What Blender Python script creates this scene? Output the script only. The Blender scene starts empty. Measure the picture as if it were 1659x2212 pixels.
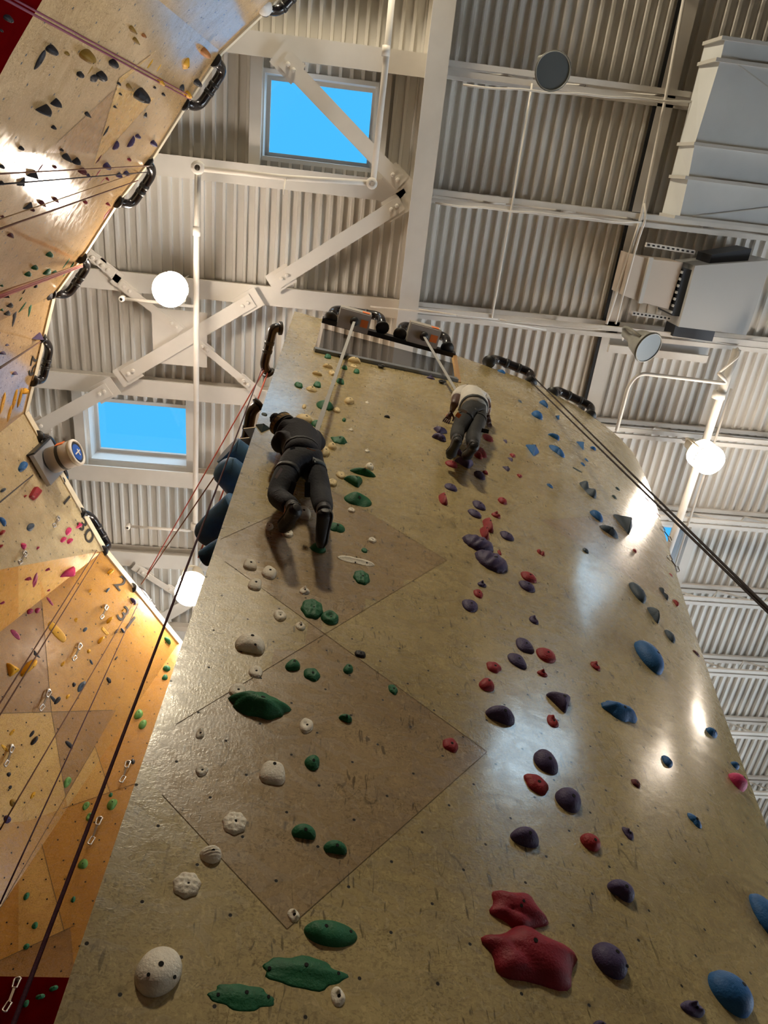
import bpy, bmesh, math, random
import numpy as np
from mathutils import Vector, Matrix
from mathutils.bvhtree import BVHTree
C = bpy.context.scene.collection
R = random.Random(7)

# ------------------------------------------------------------------ camera
# world: X along the roof joists (right), Y along the roof ribs (away), Z up, metres
F = 1560.0
EYE = Vector((0, 0, 1.5))
_z = Vector((-80, -768, 1560)).normalized()
_y = Vector((-380, 3194, 1560)); _y = (_y - _z * _y.dot(_z)).normalized()
_x = _y.cross(_z)
cam = bpy.data.cameras.new('camera'); cam_o = bpy.data.objects.new('camera', cam); C.objects.link(cam_o)
bpy.context.scene.camera = cam_o
cam.sensor_fit = 'HORIZONTAL'; cam.sensor_width = 36.0; cam.lens = 36.0 * F / 1659.0
cam.clip_start = .05; cam.clip_end = 200
cam_o.matrix_world = Matrix((( _x.x, -_x.y, -_x.z, EYE.x), (_y.x, -_y.y, -_y.z, EYE.y), (_z.x, -_z.y, -_z.z, EYE.z), (0, 0, 0, 1)))

# ------------------------------------------------------------------ sky, exposure, room lamps, added fill
LAMP_W = (1.0, .85, .69)
FILL_FLOOD_E = 215.0
FILL_FLOOD_W = (1.0, .86, .63)
LAMP_E = 70.0
SKY_BLUE = (.07, .50, .98)
SKY_STR = .86
GLOW = (5.6, 7.6, 9.0)          # brighter sky side behind the camera, shaped to strengthen the wall's sheens
GROUND_FILL = (11.0, 11.8, 12.4)          # bright unseen yard below the horizon, added to light the roof
sc = bpy.context.scene
sc.view_settings.view_transform = 'Standard'; sc.view_settings.look = 'None'
sc.view_settings.exposure = 0.40; sc.view_settings.gamma = 1.0; sc.view_settings.use_curve_mapping = False
sc.cycles.max_bounces = 8; sc.cycles.diffuse_bounces = 4; sc.cycles.glossy_bounces = 3; sc.cycles.transparent_max_bounces = 12
sc.cycles.sample_clamp_indirect = 6.0; sc.cycles.caustics_reflective = False; sc.cycles.caustics_refractive = False
w = bpy.data.worlds.new('sky'); sc.world = w; w.use_nodes = True
nt = w.node_tree; nt.nodes.clear()
tc = nt.nodes.new('ShaderNodeTexCoord'); sp = nt.nodes.new('ShaderNodeVectorMath'); sp.operation = 'DOT_PRODUCT'; nt.links.new(tc.outputs['Generated'], sp.inputs[0])
sp.inputs[1].default_value = Vector((.40, -.80, .45)).normalized()
mr = nt.nodes.new('ShaderNodeMapRange'); mr.interpolation_type = 'SMOOTHSTEP'; mr.inputs[1].default_value = .60; mr.inputs[2].default_value = .92
nt.links.new(sp.outputs['Value'], mr.inputs[0])
mx = nt.nodes.new('ShaderNodeMix'); mx.data_type = 'RGBA'
nt.links.new(mr.outputs[0], mx.inputs[0])
mx.inputs[6].default_value = tuple(c * SKY_STR for c in SKY_BLUE) + (1,)
mx.inputs[7].default_value = (*GLOW, 1)
sz = nt.nodes.new('ShaderNodeSeparateXYZ'); nt.links.new(tc.outputs['Generated'], sz.inputs[0])
gz = nt.nodes.new('ShaderNodeMapRange'); gz.inputs[1].default_value = -.02; gz.inputs[2].default_value = .01; nt.links.new(sz.outputs['Z'], gz.inputs[0])
m2 = nt.nodes.new('ShaderNodeMix'); m2.data_type = 'RGBA'; nt.links.new(gz.outputs[0], m2.inputs[0])
m2.inputs[6].default_value = (*GROUND_FILL, 1); nt.links.new(mx.outputs[2], m2.inputs[7])
bg = nt.nodes.new('ShaderNodeBackground'); nt.links.new(m2.outputs[2], bg.inputs[0])
wo = nt.nodes.new('ShaderNodeOutputWorld'); nt.links.new(bg.outputs[0], wo.inputs[0])

# ------------------------------------------------------------------ helpers
def ray(u, v):
    a, b = u - 829.5, v - 1106.0
    d = Vector((a * _x.x + b * _x.y + F * _x.z, a * _y.x + b * _y.y + F * _y.z, a * _z.x + b * _z.y + F * _z.z))
    return d.normalized()
def at(u, v, h):                      # the point of the line of sight at height h (metres above the eye)
    d = ray(u, v); return EYE + d * (h / d.z)
def far(u, v, dist):
    return EYE + ray(u, v) * dist
MROT = np.array([[_x.x, _y.x, _z.x], [_x.y, _y.y, _z.y], [_x.z, _y.z, _z.z]])
def project(P):                       # N x 3 world -> N x 2 photograph pixels
    q = (P - np.array(EYE)) @ MROT.T
    return np.stack([829.5 + F * q[:, 0] / q[:, 2], 1106.0 + F * q[:, 1] / q[:, 2]], 1)
def lin(r, g, b):
    f = lambda c: (c / 255 / 12.92) if c / 255 <= .04045 else ((c / 255 + .055) / 1.055) ** 2.4
    return (f(r), f(g), f(b))

MATS = {}
def mat(name, col=(.5, .5, .5), rough=.5, metal=0.0, spec=.5, emit=None, estr=0.0, bump=0.0, bscale=60.0, vary=0.0, vscale=8.0, coat=0.0):
    if name in MATS: return MATS[name]
    m = bpy.data.materials.new(name); m.use_nodes = True; n = m.node_tree; b = n.nodes['Principled BSDF']
    b.inputs['Base Color'].default_value = (*col, 1); b.inputs['Roughness'].default_value = rough
    b.inputs['Metallic'].default_value = metal; b.inputs['Specular IOR Level'].default_value = spec
    b.inputs['Coat Weight'].default_value = coat
    if emit: b.inputs['Emission Color'].default_value = (*emit, 1); b.inputs['Emission Strength'].default_value = estr
    tcn = n.nodes.new('ShaderNodeTexCoord')
    if vary:
        nz = n.nodes.new('ShaderNodeTexNoise'); nz.inputs['Scale'].default_value = vscale; nz.inputs['Detail'].default_value = 4
        n.links.new(tcn.outputs['Object'], nz.inputs['Vector'])
        r = n.nodes.new('ShaderNodeMapRange'); r.inputs[1].default_value = .3; r.inputs[2].default_value = .7
        r.inputs[3].default_value = 1 - vary; r.inputs[4].default_value = 1 + vary
        n.links.new(nz.outputs[0], r.inputs[0])
        mu = n.nodes.new('ShaderNodeVectorMath'); mu.operation = 'SCALE'; mu.inputs[0].default_value = col
        n.links.new(r.outputs[0], mu.inputs['Scale']); n.links.new(mu.outputs[0], b.inputs['Base Color'])
    if bump:
        nb = n.nodes.new('ShaderNodeTexNoise'); nb.inputs['Scale'].default_value = bscale; nb.inputs['Detail'].default_value = 3
        n.links.new(tcn.outputs['Object'], nb.inputs['Vector'])
        bp = n.nodes.new('ShaderNodeBump'); bp.inputs['Strength'].default_value = bump; bp.inputs['Distance'].default_value = .01
        n.links.new(nb.outputs[0], bp.inputs['Height']); n.links.new(bp.outputs[0], b.inputs['Normal'])
    MATS[name] = m; return m

def plywood(name, light, dark, du=.20, dv=.106, rough=.24, hole=.0038, streak=1.0, coat=.6, spec=.75, bump=.12):
    """worn textured plywood: strand mottling, rubber scuffs, a staggered grid of drilled bolt holes (uv in metres)"""
    m = bpy.data.materials.new(name); m.use_nodes = True; n = m.node_tree; L = n.links.new; b = n.nodes['Principled BSDF']
    N = lambda t: n.nodes.new(t)
    uv = N('ShaderNodeUVMap'); uv.uv_map = 'uv'
    def noise(scale, detail, sx=1, sy=1, rotz=0, dist=0):
        mp = N('ShaderNodeMapping'); mp.inputs['Scale'].default_value = (sx, sy, 1); mp.inputs['Rotation'].default_value = (0, 0, rotz); L(uv.outputs[0], mp.inputs[0])
        z = N('ShaderNodeTexNoise'); z.inputs['Scale'].default_value = scale; z.inputs['Detail'].default_value = detail; z.inputs['Distortion'].default_value = dist
        L(mp.outputs[0], z.inputs['Vector']); return z.outputs[0]
    def math(op, a, b_=None, clamp=False):
        q = N('ShaderNodeMath'); q.operation = op; q.use_clamp = clamp
        for i, s in enumerate((a, b_)):
            if s is None: continue
            if isinstance(s, (int, float)): q.inputs[i].default_value = s
            else: L(s, q.inputs[i])
        return q.outputs[0]
    def rng(s, a, b_, c=0.0, d=1.0):
        q = N('ShaderNodeMapRange'); q.inputs[1].default_value = a; q.inputs[2].default_value = b_; q.inputs[3].default_value = c; q.inputs[4].default_value = d
        L(s, q.inputs[0]); return q.outputs[0]
    def mix(f, a, b_):
        q = N('ShaderNodeMix'); q.data_type = 'RGBA'
        L(f, q.inputs[0]) if not isinstance(f, float) else setattr(q.inputs[0], 'default_value', f)
        for i, s in ((6, a), (7, b_)):
            if isinstance(s, tuple): q.inputs[i].default_value = (*s, 1)
            else: L(s, q.inputs[i])
        return q.outputs[2]
    big = noise(1.6, 4, dist=.6); mid = noise(9, 5, 1, 1.6, .4, 1.5); fine = noise(42, 4, 1.0, 1.5, .3, 2.0)
    col = mix(rng(math('ADD', math('MULTIPLY', big, .55), math('MULTIPLY', mid, .45)), .36, .64), light, dark)
    vf = noise(95, 3, 1.0, 1.3, .3, 1.0)
    fleck = math('MULTIPLY', rng(vf, .52, .62), rng(noise(7, 3), .36, .6, .25, 1))
    col = mix(math('MULTIPLY', fleck, .55), col, tuple(c * .40 for c in dark))
    col = mix(math('MULTIPLY', rng(fine, .56, .66), .35), col, tuple(c * .5 for c in dark))
    pale = rng(noise(30, 4, 1.5, 1, 1.1, 2.5), .56, .68)
    col = mix(math('MULTIPLY', pale, .34), col, tuple(min(.85, c * 1.5) for c in light))
    for (sx, sy, rz, th) in ((62, 14, .55, .69), (58, 12, 1.05, .70), (66, 13, -.35, .70), (48, 9, -.95, .71)):   # short rubber dashes
        s = noise(1.0, 1, sx, sy, rz, .6)
        col = mix(math('MULTIPLY', math('MULTIPLY', rng(s, th, th + .03), rng(noise(4, 2), .45, .58)), .7 * streak), col, tuple(c * .22 for c in dark))
    for (sc_, rz, sy) in ((9, .5, .22), (7, -.8, .25)):          # a few long thin scratches
        s = noise(sc_, 1, 1.2, sy, rz, .5)
        band = rng(math('ABSOLUTE', math('SUBTRACT', s, .60)), 0, .006, 1, 0)
        gate = rng(noise(3.5, 2), .54, .60)
        col = mix(math('MULTIPLY', math('MULTIPLY', band, gate), .6 * streak), col, tuple(c * .2 for c in dark))
    # bolt holes
    sxy = N('ShaderNodeSeparateXYZ'); L(uv.outputs[0], sxy.inputs[0])
    row = math('FLOOR', math('DIVIDE', sxy.outputs[1], dv))
    uu = math('ADD', math('DIVIDE', sxy.outputs[0], du), math('MULTIPLY', row, .5))
    wn = N('ShaderNodeTexWhiteNoise'); wn.noise_dimensions = '2D'
    cb = N('ShaderNodeCombineXYZ'); L(math('FLOOR', uu), cb.inputs[0]); L(row, cb.inputs[1]); L(cb.outputs[0], wn.inputs['Vector'])
    ws = N('ShaderNodeSeparateColor'); L(wn.outputs['Color'], ws.inputs[0])
    fx = math('MULTIPLY', math('SUBTRACT', math('FRACT', uu), math('ADD', .42, math('MULTIPLY', ws.outputs[0], .16))), du)
    fy = math('MULTIPLY', math('SUBTRACT', math('FRACT', math('DIVIDE', sxy.outputs[1], dv)), math('ADD', .42, math('MULTIPLY', ws.outputs[1], .16))), dv)
    d = math('SQRT', math('ADD', math('MULTIPLY', fx, fx), math('MULTIPLY', fy, fy)))
    hm = rng(d, hole, hole * 1.35, 1, 0)
    grime = math('MULTIPLY', rng(d, hole, .03, 1, 0), rng(noise(30, 3), .5, .62))
    col = mix(math('MULTIPLY', grime, .5), col, tuple(c * .3 for c in dark))
    col = mix(hm, col, (.008, .007, .006))
    L(col, b.inputs['Base Color'])
    rr = rng(mid, .3, .7, rough - .05, rough + .10)
    rr = math('ADD', rr, math('MULTIPLY', hm, .6)); L(rr, b.inputs['Roughness'])
    b.inputs['Specular IOR Level'].default_value = spec; b.inputs['Coat Weight'].default_value = coat; b.inputs['Coat Roughness'].default_value = .13
    bh = math('SUBTRACT', math('ADD', math('MULTIPLY', fine, .6), math('MULTIPLY', noise(120, 3, 1, .35, .6), .4)), math('MULTIPLY', hm, 2.0))
    bp = N('ShaderNodeBump'); bp.inputs['Strength'].default_value = bump; bp.inputs['Distance'].default_value = .006
    L(bh, bp.inputs['Height']); L(bp.outputs[0], b.inputs['Normal'])
    MATS[name] = m; return m

def link(name, me, material=None, parent=None, smooth=False):
    o = bpy.data.objects.new(name, me); C.objects.link(o)
    if material: me.materials.append(material)
    if smooth:
        me.polygons.foreach_set('use_smooth', [True] * len(me.polygons))
    if parent: o.parent = parent
    return o
def tag(o, label=None, cat=None, group=None, kind=None):
    if label: o['label'] = label
    if cat: o['category'] = cat
    if group: o['group'] = group
    if kind: o['kind'] = kind
    return o
def thing(name, label, cat, loc=(0, 0, 0), group=None):
    o = bpy.data.objects.new(name, None); C.objects.link(o); o.empty_display_size = .1
    o.location = loc
    bpy.context.view_layer.update()
    return tag(o, label, cat, group)
def world(o):
    M = Matrix.Translation(o.location) if o.type == 'EMPTY' else o.matrix_basis.copy()
    return M if o.parent is None else world(o.parent) @ M
class MB:
    """collects solids (world coordinates); build() links them as one mesh object"""
    def __init__(s): s.bm = bmesh.new()
    def box(s, a, b):
        x0, y0, z0 = a; x1, y1, z1 = b
        v = [s.bm.verts.new(p) for p in ((x0, y0, z0), (x1, y0, z0), (x1, y1, z0), (x0, y1, z0), (x0, y0, z1), (x1, y0, z1), (x1, y1, z1), (x0, y1, z1))]
        for f in ((3, 2, 1, 0), (4, 5, 6, 7), (0, 1, 5, 4), (1, 2, 6, 5), (2, 3, 7, 6), (3, 0, 4, 7)): s.bm.faces.new([v[i] for i in f])
        return s
    def bar(s, p, q, w, h, up=Vector((0, 0, 1))):           # rectangular bar from p to q
        p, q = Vector(p), Vector(q); d = (q - p).normalized(); u = Vector(up) - d * d.dot(Vector(up)); u.normalize(); r = d.cross(u)
        v = [s.bm.verts.new(e + r * (a * w / 2) + u * (b * h / 2)) for e in (p, q) for a, b in ((-1, -1), (1, -1), (1, 1), (-1, 1))]
        for f in ((3, 2, 1, 0), (4, 5, 6, 7), (0, 1, 5, 4), (1, 2, 6, 5), (2, 3, 7, 6), (3, 0, 4, 7)): s.bm.faces.new([v[i] for i in f])
        return s
    def tube(s, path, r, n=10, closed=False):
        path = [Vector(p) for p in path]; rs = r if isinstance(r, (list, tuple)) else [r] * len(path)
        N = len(path); rings = []; prev = None
        for i, p in enumerate(path):
            a = path[(i - 1) % N] if (i > 0 or closed) else p; b = path[(i + 1) % N] if (i < N - 1 or closed) else p
            d = (b - a).normalized()
            if prev is None:
                t = Vector((0, 0, 1)) if abs(d.z) < .9 else Vector((1, 0, 0)); x = (t - d * d.dot(t)).normalized()
            else:
                x = (prev - d * d.dot(prev)).normalized()
            prev = x; y = d.cross(x)
            rings.append([s.bm.verts.new(p + (x * math.cos(k * 2 * math.pi / n) + y * math.sin(k * 2 * math.pi / n)) * rs[i]) for k in range(n)])
        for i in range(N if closed else N - 1):
            A, B = rings[i], rings[(i + 1) % N]
            for k in range(n): s.bm.faces.new((A[k], A[(k + 1) % n], B[(k + 1) % n], B[k]))
        if not closed:
            s.bm.faces.new(rings[0][::-1]); s.bm.faces.new(rings[-1])
        return s
    def lathe(s, prof, c, axis=Vector((0, 0, 1)), n=28):      # prof: (radius, height along axis)
        axis = Vector(axis).normalized(); t = Vector((1, 0, 0)) if abs(axis.x) < .8 else Vector((0, 1, 0))
        x = (t - axis * axis.dot(t)).normalized(); y = axis.cross(x); c = Vector(c); rings = []
        for r, h in prof:
            rings.append([s.bm.verts.new(c + axis * h + (x * math.cos(k * 2 * math.pi / n) + y * math.sin(k * 2 * math.pi / n)) * max(r, 1e-4)) for k in range(n)])
        for A, B in zip(rings, rings[1:]):
            for k in range(n): s.bm.faces.new((A[k], A[(k + 1) % n], B[(k + 1) % n], B[k]))
        return s
    def poly(s, bottom, top):                                 # a prism between two matching rings of points
        A = [s.bm.verts.new(p) for p in bottom]; B = [s.bm.verts.new(p) for p in top]; n = len(A)
        s.bm.faces.new(A[::-1]); s.bm.faces.new(B)
        for k in range(n): s.bm.faces.new((A[k], A[(k + 1) % n], B[(k + 1) % n], B[k]))
        return s
    def faces(s, pts, fs):
        v = [s.bm.verts.new(p) for p in pts]
        for f in fs: s.bm.faces.new([v[i] for i in f])
        return s
    def bevel(s, w=.004, seg=2):
        bmesh.ops.bevel(s.bm, geom=[e for e in s.bm.edges if e.is_manifold and e.calc_face_angle(0) > .6], offset=w, segments=seg, affect='EDGES', profile=.5); return s
    def build(s, name, material, parent=None, smooth=False):
        bmesh.ops.recalc_face_normals(s.bm, faces=s.bm.faces)
        me = bpy.data.meshes.new(name)
        if parent is not None:
            s.bm.transform(world(parent).inverted())
        s.bm.to_mesh(me); s.bm.free()
        return link(name, me, material, parent, smooth)
def arc_path(pts, rad, n=6):                                  # polyline with rounded corners
    pts = [Vector(p) for p in pts]; out = [pts[0]]
    for a, b, c in zip(pts, pts[1:], pts[2:]):
        r = min(rad, (a - b).length * .49, (c - b).length * .49); p = b + (a - b).normalized() * r; q = b + (c - b).normalized() * r
        for k in range(n + 1):
            t = k / n; out.append(p * (1 - t) ** 2 + b * 2 * t * (1 - t) + q * t * t)
    out.append(pts[-1]); return out

# ------------------------------------------------------------------ materials
PAINT = mat('white_painted_steel', lin(205, 200, 192), .55, vary=.05, vscale=3)
DECKM = mat('white_roof_deck', lin(215, 212, 206), .5, vary=.05, vscale=1.5)
DARKM = mat('dark_gap', (.012, .012, .014), .8)
BLACKPIPE = mat('black_glossy_pipe', (.012, .010, .012), .22, spec=.6, vary=.3, vscale=20)
BLACKMETAL = mat('black_metal', (.015, .015, .016), .45)
CHROME = mat('bare_metal', (.6, .6, .6), .3, metal=1)
CREAM = mat('cream_edge_trim', lin(215, 205, 180), .6, vary=.08)
PLY_A = plywood('plywood_light', lin(200, 182, 132), lin(160, 142, 99))
PLY_B = plywood('plywood_brown', lin(184, 160, 120), lin(148, 125, 90))
PLY_L = plywood('plywood_honey', lin(208, 158, 86), lin(184, 134, 68), du=.20, dv=.2, hole=.007, streak=.5, coat=.10, spec=.4)  # honey carries the warm light on the far facets; sand is the duller copy
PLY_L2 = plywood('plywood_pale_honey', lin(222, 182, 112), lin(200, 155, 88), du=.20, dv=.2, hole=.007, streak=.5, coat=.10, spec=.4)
PLY_W = plywood('plywood_daylit', lin(208, 190, 150), lin(178, 160, 122), du=.20, dv=.2, hole=.007, streak=.6, coat=.2, spec=.5)  # greyer tone paints in the cool daylight on the corner facet
PLY_S = plywood('plywood_sand', lin(200, 168, 122), lin(172, 140, 96), du=.20, dv=.2, hole=.007, streak=.6, coat=.0, spec=.65, rough=.12, bump=.04)
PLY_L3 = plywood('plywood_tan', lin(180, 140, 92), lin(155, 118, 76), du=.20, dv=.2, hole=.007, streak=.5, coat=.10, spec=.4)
REDP = mat('dark_red_panel', lin(82, 4, 6), .95, spec=.0, vary=.12, bump=.1)
PLYEDGE = mat('plywood_edge', lin(205, 165, 105), .6, vary=.15, vscale=30)
GLASS = bpy.data.materials.new('skylight_glass'); GLASS.use_nodes = True
_n = GLASS.node_tree; _n.nodes.clear(); _o = _n.nodes.new('ShaderNodeOutputMaterial'); _t = _n.nodes.new('ShaderNodeBsdfTransparent'); _g = _n.nodes.new('ShaderNodeBsdfGlossy')
_t.inputs[0].default_value = (.96, .98, 1, 1); _g.inputs['Roughness'].default_value = .02; _m = _n.nodes.new('ShaderNodeMixShader')
_f = _n.nodes.new('ShaderNodeFresnel'); _f.inputs[0].default_value = 1.3
_n.links.new(_f.outputs[0], _m.inputs[0]); _n.links.new(_t.outputs[0], _m.inputs[1]); _n.links.new(_g.outputs[0], _m.inputs[2]); _n.links.new(_m.outputs[0], _o.inputs[0])

# ================================================================== ROOM SHELL
ZR = 11.5                                       # roof deck
X0, X1, Y0, Y1 = -9.0, 16.0, -11.0, 18.0
HOLES = [(-1.03, .30, -.78, .10), (-3.37, -2.0, 3.44, 4.32), (4.30, 5.80, 4.72, 5.60), (6.1, 7.5, -.2, .9), (6.6, 8.7, -5.0, -3.1)]
def deck():
    pitch = .1345; prof = []
    x = X0
    while x < X1:
        prof += [(x, .0), (x + .083, .0), (x + .092, -.042), (x + .126, -.042)]; x += pitch
    ys = sorted({Y0, Y1} | {h[2] for h in HOLES} | {h[3] for h in HOLES})
    b = bmesh.new(); grid = [[b.verts.new((px, y, ZR + pz)) for px, pz in prof] for y in ys]
    for j in range(len(ys) - 1):
        ym = (ys[j] + ys[j + 1]) / 2
        for i in range(len(prof) - 1):
            xm = (prof[i][0] + prof[i + 1][0]) / 2
            if any(h[0] < xm < h[1] and h[2] < ym < h[3] for h in HOLES): continue
            b.faces.new((grid[j][i], grid[j][i + 1], grid[j + 1][i + 1], grid[j + 1][i]))
    me = bpy.data.meshes.new('ceiling'); b.to_mesh(me); b.free()
    tag(link('ceiling', me, DECKM), 'white corrugated metal roof deck', kind='structure')
deck()
for i, (a, b_, c, d) in enumerate(HOLES):
    wroot = thing('window_%d' % (i + 1), None, None, ((a + b_) / 2, (c + d) / 2, ZR)); tag(wroot, 'skylight set into the corrugated roof', kind='structure')
    m = MB(); t = .05; zt = ZR + .34
    m.box((a - t, c - t, ZR - .05), (a, d + t, zt)); m.box((b_, c - t, ZR - .05), (b_ + t, d + t, zt)); m.box((a, c - t, ZR - .05), (b_, c, zt)); m.box((a, d, ZR - .05), (b_, d + t, zt))
    m.build('curb', mat('white_skylight_curb', lin(220, 222, 222), .5), wroot)
    m = MB(); g = .045
    m.box((a, c, zt - .10), (a + g, d, zt - .04)); m.box((b_ - g, c, zt - .10), (b_, d, zt - .04)); m.box((a + g, c, zt - .10), (b_ - g, c + g, zt - .04)); m.box((a + g, d - g, zt - .10), (b_ - g, d, zt - .04))
    m.build('frame', PAINT, wroot)
    m = MB(); m.box((a, c, zt - .02), (b_, d, zt - .012)); m.build('pane', GLASS, wroot)
    m = MB(); e = .16                                           # steel header plates below the deck around the opening
    for q in (((a - e, c - .22, ZR - .16), (a - .02, d + .22, ZR - .05)), ((b_ + .02, c - .22, ZR - .16), (b_ + e, d + .22, ZR - .05))): m.box(*q)
    m.build('header', PAINT, wroot)
FLOORM = mat('grey_mat_floor', lin(88, 88, 90), .8, vary=.1)
m = MB(); m.box((X0, Y0, -.1), (X1, Y1, 0)); tag(m.build('floor', FLOORM), 'grey padded gym floor', kind='structure')
WALLM = mat('beige_block_wall', lin(200, 185, 160), .8, vary=.06)
for nm, a, b_ in (('wall_west', (X0 - .2, Y0, 0), (X0, Y1, ZR)), ('wall_north', (X0, Y1, 0), (X1, Y1 + .2, ZR))):
    m = MB(); m.box(a, b_); tag(m.build(nm, WALLM), 'painted outer wall of the gym', kind='structure')
m = MB(); m.box((X0, Y0 - .2, 0), (X1, Y0, ZR)); tag(m.build('wall_south', WALLM), 'painted back wall of the gym', kind='structure')
# unseen east wall; its glazed doors are added to throw light onto the roof
m = MB(); m.box((X1, Y0, 0), (X1 + .2, 3.0, ZR)); m.box((X1, 3.0, 5.6), (X1 + .2, Y1, ZR)); m.box((X1, 3.0, 0), (X1 + .2, Y1, .3))
for k in range(4): m.box((X1, 3.0 + k * 4.9, .3), (X1 + .2, 3.3 + k * 4.9, 5.6))
tag(m.build('wall_east', WALLM), 'painted outer wall with added tall glazed doors', kind='structure')
for k in range(3):
    m = MB(); m.box((X1 + .1, 3.3 + k * 4.9, .3), (X1 + .11, 7.9 + k * 4.9, 5.6)); tag(m.build('window_%d' % (6 + k), GLASS), 'unseen glazed door added in the east wall to light the roof', kind='structure')

# ------------------------------------------------------------------ main climbing wall
S8 = 8.0
TOP = [(-.0545, .1945), (-.014, .202), (.169, .232), (.288, .261), (.379, .298), (.437, .332), (.461, .352)]
KT = [(-.1875, .36), (0, .45), (.2585, .578), (.36, .631), (.48, .689), (.731, .866), (.832, .914), (1, 1)]
_ta = np.array(TOP); _sg = np.r_[0, np.cumsum(np.linalg.norm(np.diff(_ta, axis=0), axis=1))]; LEN = _sg[-1]; _sg = _sg / LEN
_ss = np.linspace(0, 1, 201)
def _smooth(y):                                      # ease the corners of the bend
    k = np.ones(21) / 21; return np.convolve(np.r_[2 * y[0] - y[10:0:-1], y, 2 * y[-1] - y[-2:-12:-1]], k, 'valid')
_cx, _cy = _smooth(np.interp(_ss, _sg, _ta[:, 0])), _smooth(np.interp(_ss, _sg, _ta[:, 1]))
_kt = np.array(KT); _kp = np.polyfit(_kt[:, 0], _kt[:, 1], 4)
def wall_pt(s, t):
    k = float(np.polyval(_kp, t)); x = float(np.interp(s, _ss, _cx)); y = float(np.interp(s, _ss, _cy))
    return Vector(((TOP[0][0] + k * (x - TOP[0][0])) * S8, (TOP[0][1] + k * (y - TOP[0][1])) * S8, t * S8 + EYE.z)), k
SN0, SN1 = .070, .415                                 # the notch under the black bar
def notch_t(s): return .815 + (min(max(s, SN0), SN1) - SN0) / (SN1 - SN0) * .035
def build_main():
    cols = sorted(set([SN0, SN1] + [i / 48 for i in range(49)]))
    bm = bmesh.new(); uvl = bm.loops.layers.uv.new('uv'); V = {}
    NL, NU = 40, 8
    for i, s in enumerate(cols):
        tn = notch_t(s)
        for j in range(NL + NU + 1):
            t = -.1875 + (tn + .1875) * j / NL if j <= NL else tn + (1 - tn) * (j - NL) / NU
            p, k = wall_pt(s, t); V[i, j] = (bm.verts.new(p), (s * LEN * S8 * k, t * S8))
    for i in range(len(cols) - 1):
        for j in range(NL + NU):
            if j >= NL and SN0 - 1e-6 <= cols[i] and cols[i + 1] <= SN1 + 1e-6: continue
            q = [V[i, j], V[i + 1, j], V[i + 1, j + 1], V[i, j + 1]]
            f = bm.faces.new([a[0] for a in q]); f.smooth = True
            for lp, a in zip(f.loops, q): lp[uvl].uv = a[1]
    # panel joints: cut the sheet along them, then give the darker sheets their own plywood
    joints = [((460, 1194), (1052, 1624)), ((380, 1565), (965, 1210)), ((545, 956), (965, 1210)), ((465, 1170), (715, 1057)), ((1052, 1624), (620, 2007)), ((350, 1717), (620, 2007)),
              ((1169, 1124), (1366, 1109)), ((1169, 1124), (1345, 1240)), ((1000, 838), (1265, 962)), ((1265, 962), (1400, 1062))]
    for a, b in joints:
        nrm = ray(*a).cross(ray(*b)).normalized()
        bmesh.ops.bisect_plane(bm, geom=bm.verts[:] + bm.edges[:] + bm.faces[:], plane_co=EYE, plane_no=nrm, dist=1e-5)
    dark = [[(715, 1057), (965, 1210), (686, 1358), (462, 1192), (466, 1170)], [(686, 1358), (1052, 1624), (620, 2007), (350, 1717), (300, 1620)], [(1169, 1124), (1366, 1109), (1440, 1125), (1440, 1300), (1345, 1240)]]
    def inside(p, poly):
        c = False
        for (x0, y0), (x1, y1) in zip(poly, poly[1:] + poly[:1]):
            if (y0 > p[1]) != (y1 > p[1]) and p[0] < (x1 - x0) * (p[1] - y0) / (y1 - y0) + x0: c = not c
        return c
    bm.faces.ensure_lookup_table()
    px = project(np.array([f.calc_center_median()[:] for f in bm.faces]))
    for f, p in zip(bm.faces, px): f.material_index = 1 if any(inside(p, d) for d in dark) else 0
    tree = BVHTree.FromBMesh(bm)
    me = bpy.data.meshes.new('wall_front'); bm.to_mesh(me); bm.free()
    o = link('wall_front', me, PLY_A); me.materials.append(PLY_B); me.materials.append(PLYEDGE)
    so = o.modifiers.new('sheet', 'SOLIDIFY'); so.thickness = .05; so.offset = -1; so.material_offset_rim = 2; so.use_rim = True
    es = o.modifiers.new('crisp_edge', 'EDGE_SPLIT'); es.split_angle = math.radians(40)
    tag(o, 'tall curved plywood climbing wall with two climbers on it', kind='structure')
    return o, tree, joints
WALL_O, WALL_T, JOINTS = build_main()
def on_wall(u, v, tree=None):
    h = (tree or WALL_T).ray_cast(EYE, ray(u, v))
    if h[0] is None: return None, None
    n = h[1] if h[1].dot(ray(u, v)) < 0 else -h[1]
    return h[0], n
def ribbon(name, px, wd, material, parent, tree=None, lift=.003):
    pts = []
    for (a, b) in zip(px, px[1:]):
        for k in range(24):
            t = k / 23; p, n = on_wall(a[0] + (b[0] - a[0]) * t, a[1] + (b[1] - a[1]) * t, tree)
            if p is not None: pts.append((p + n * lift, n))
    if len(pts) < 2: return None
    bm = bmesh.new(); prev = None
    for i, (p, n) in enumerate(pts):
        d = (pts[min(i + 1, len(pts) - 1)][0] - pts[max(i - 1, 0)][0]); s = d.cross(n)
        if s.length < 1e-9: continue
        s = s.normalized() * wd / 2; cur = (bm.verts.new(p - s), bm.verts.new(p + s))
        if prev: bm.faces.new((prev[0], prev[1], cur[1], cur[0]))
        prev = cur
    me = bpy.data.meshes.new(name); bm.to_mesh(me); bm.free()
    return link(name, me, material, parent)
SEAM = mat('panel_joint', lin(108, 90, 62), .8)
for a, b in JOINTS[:8]: ribbon('panel_joint', [a, b], .0018, SEAM, WALL_O, lift=.001)
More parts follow.
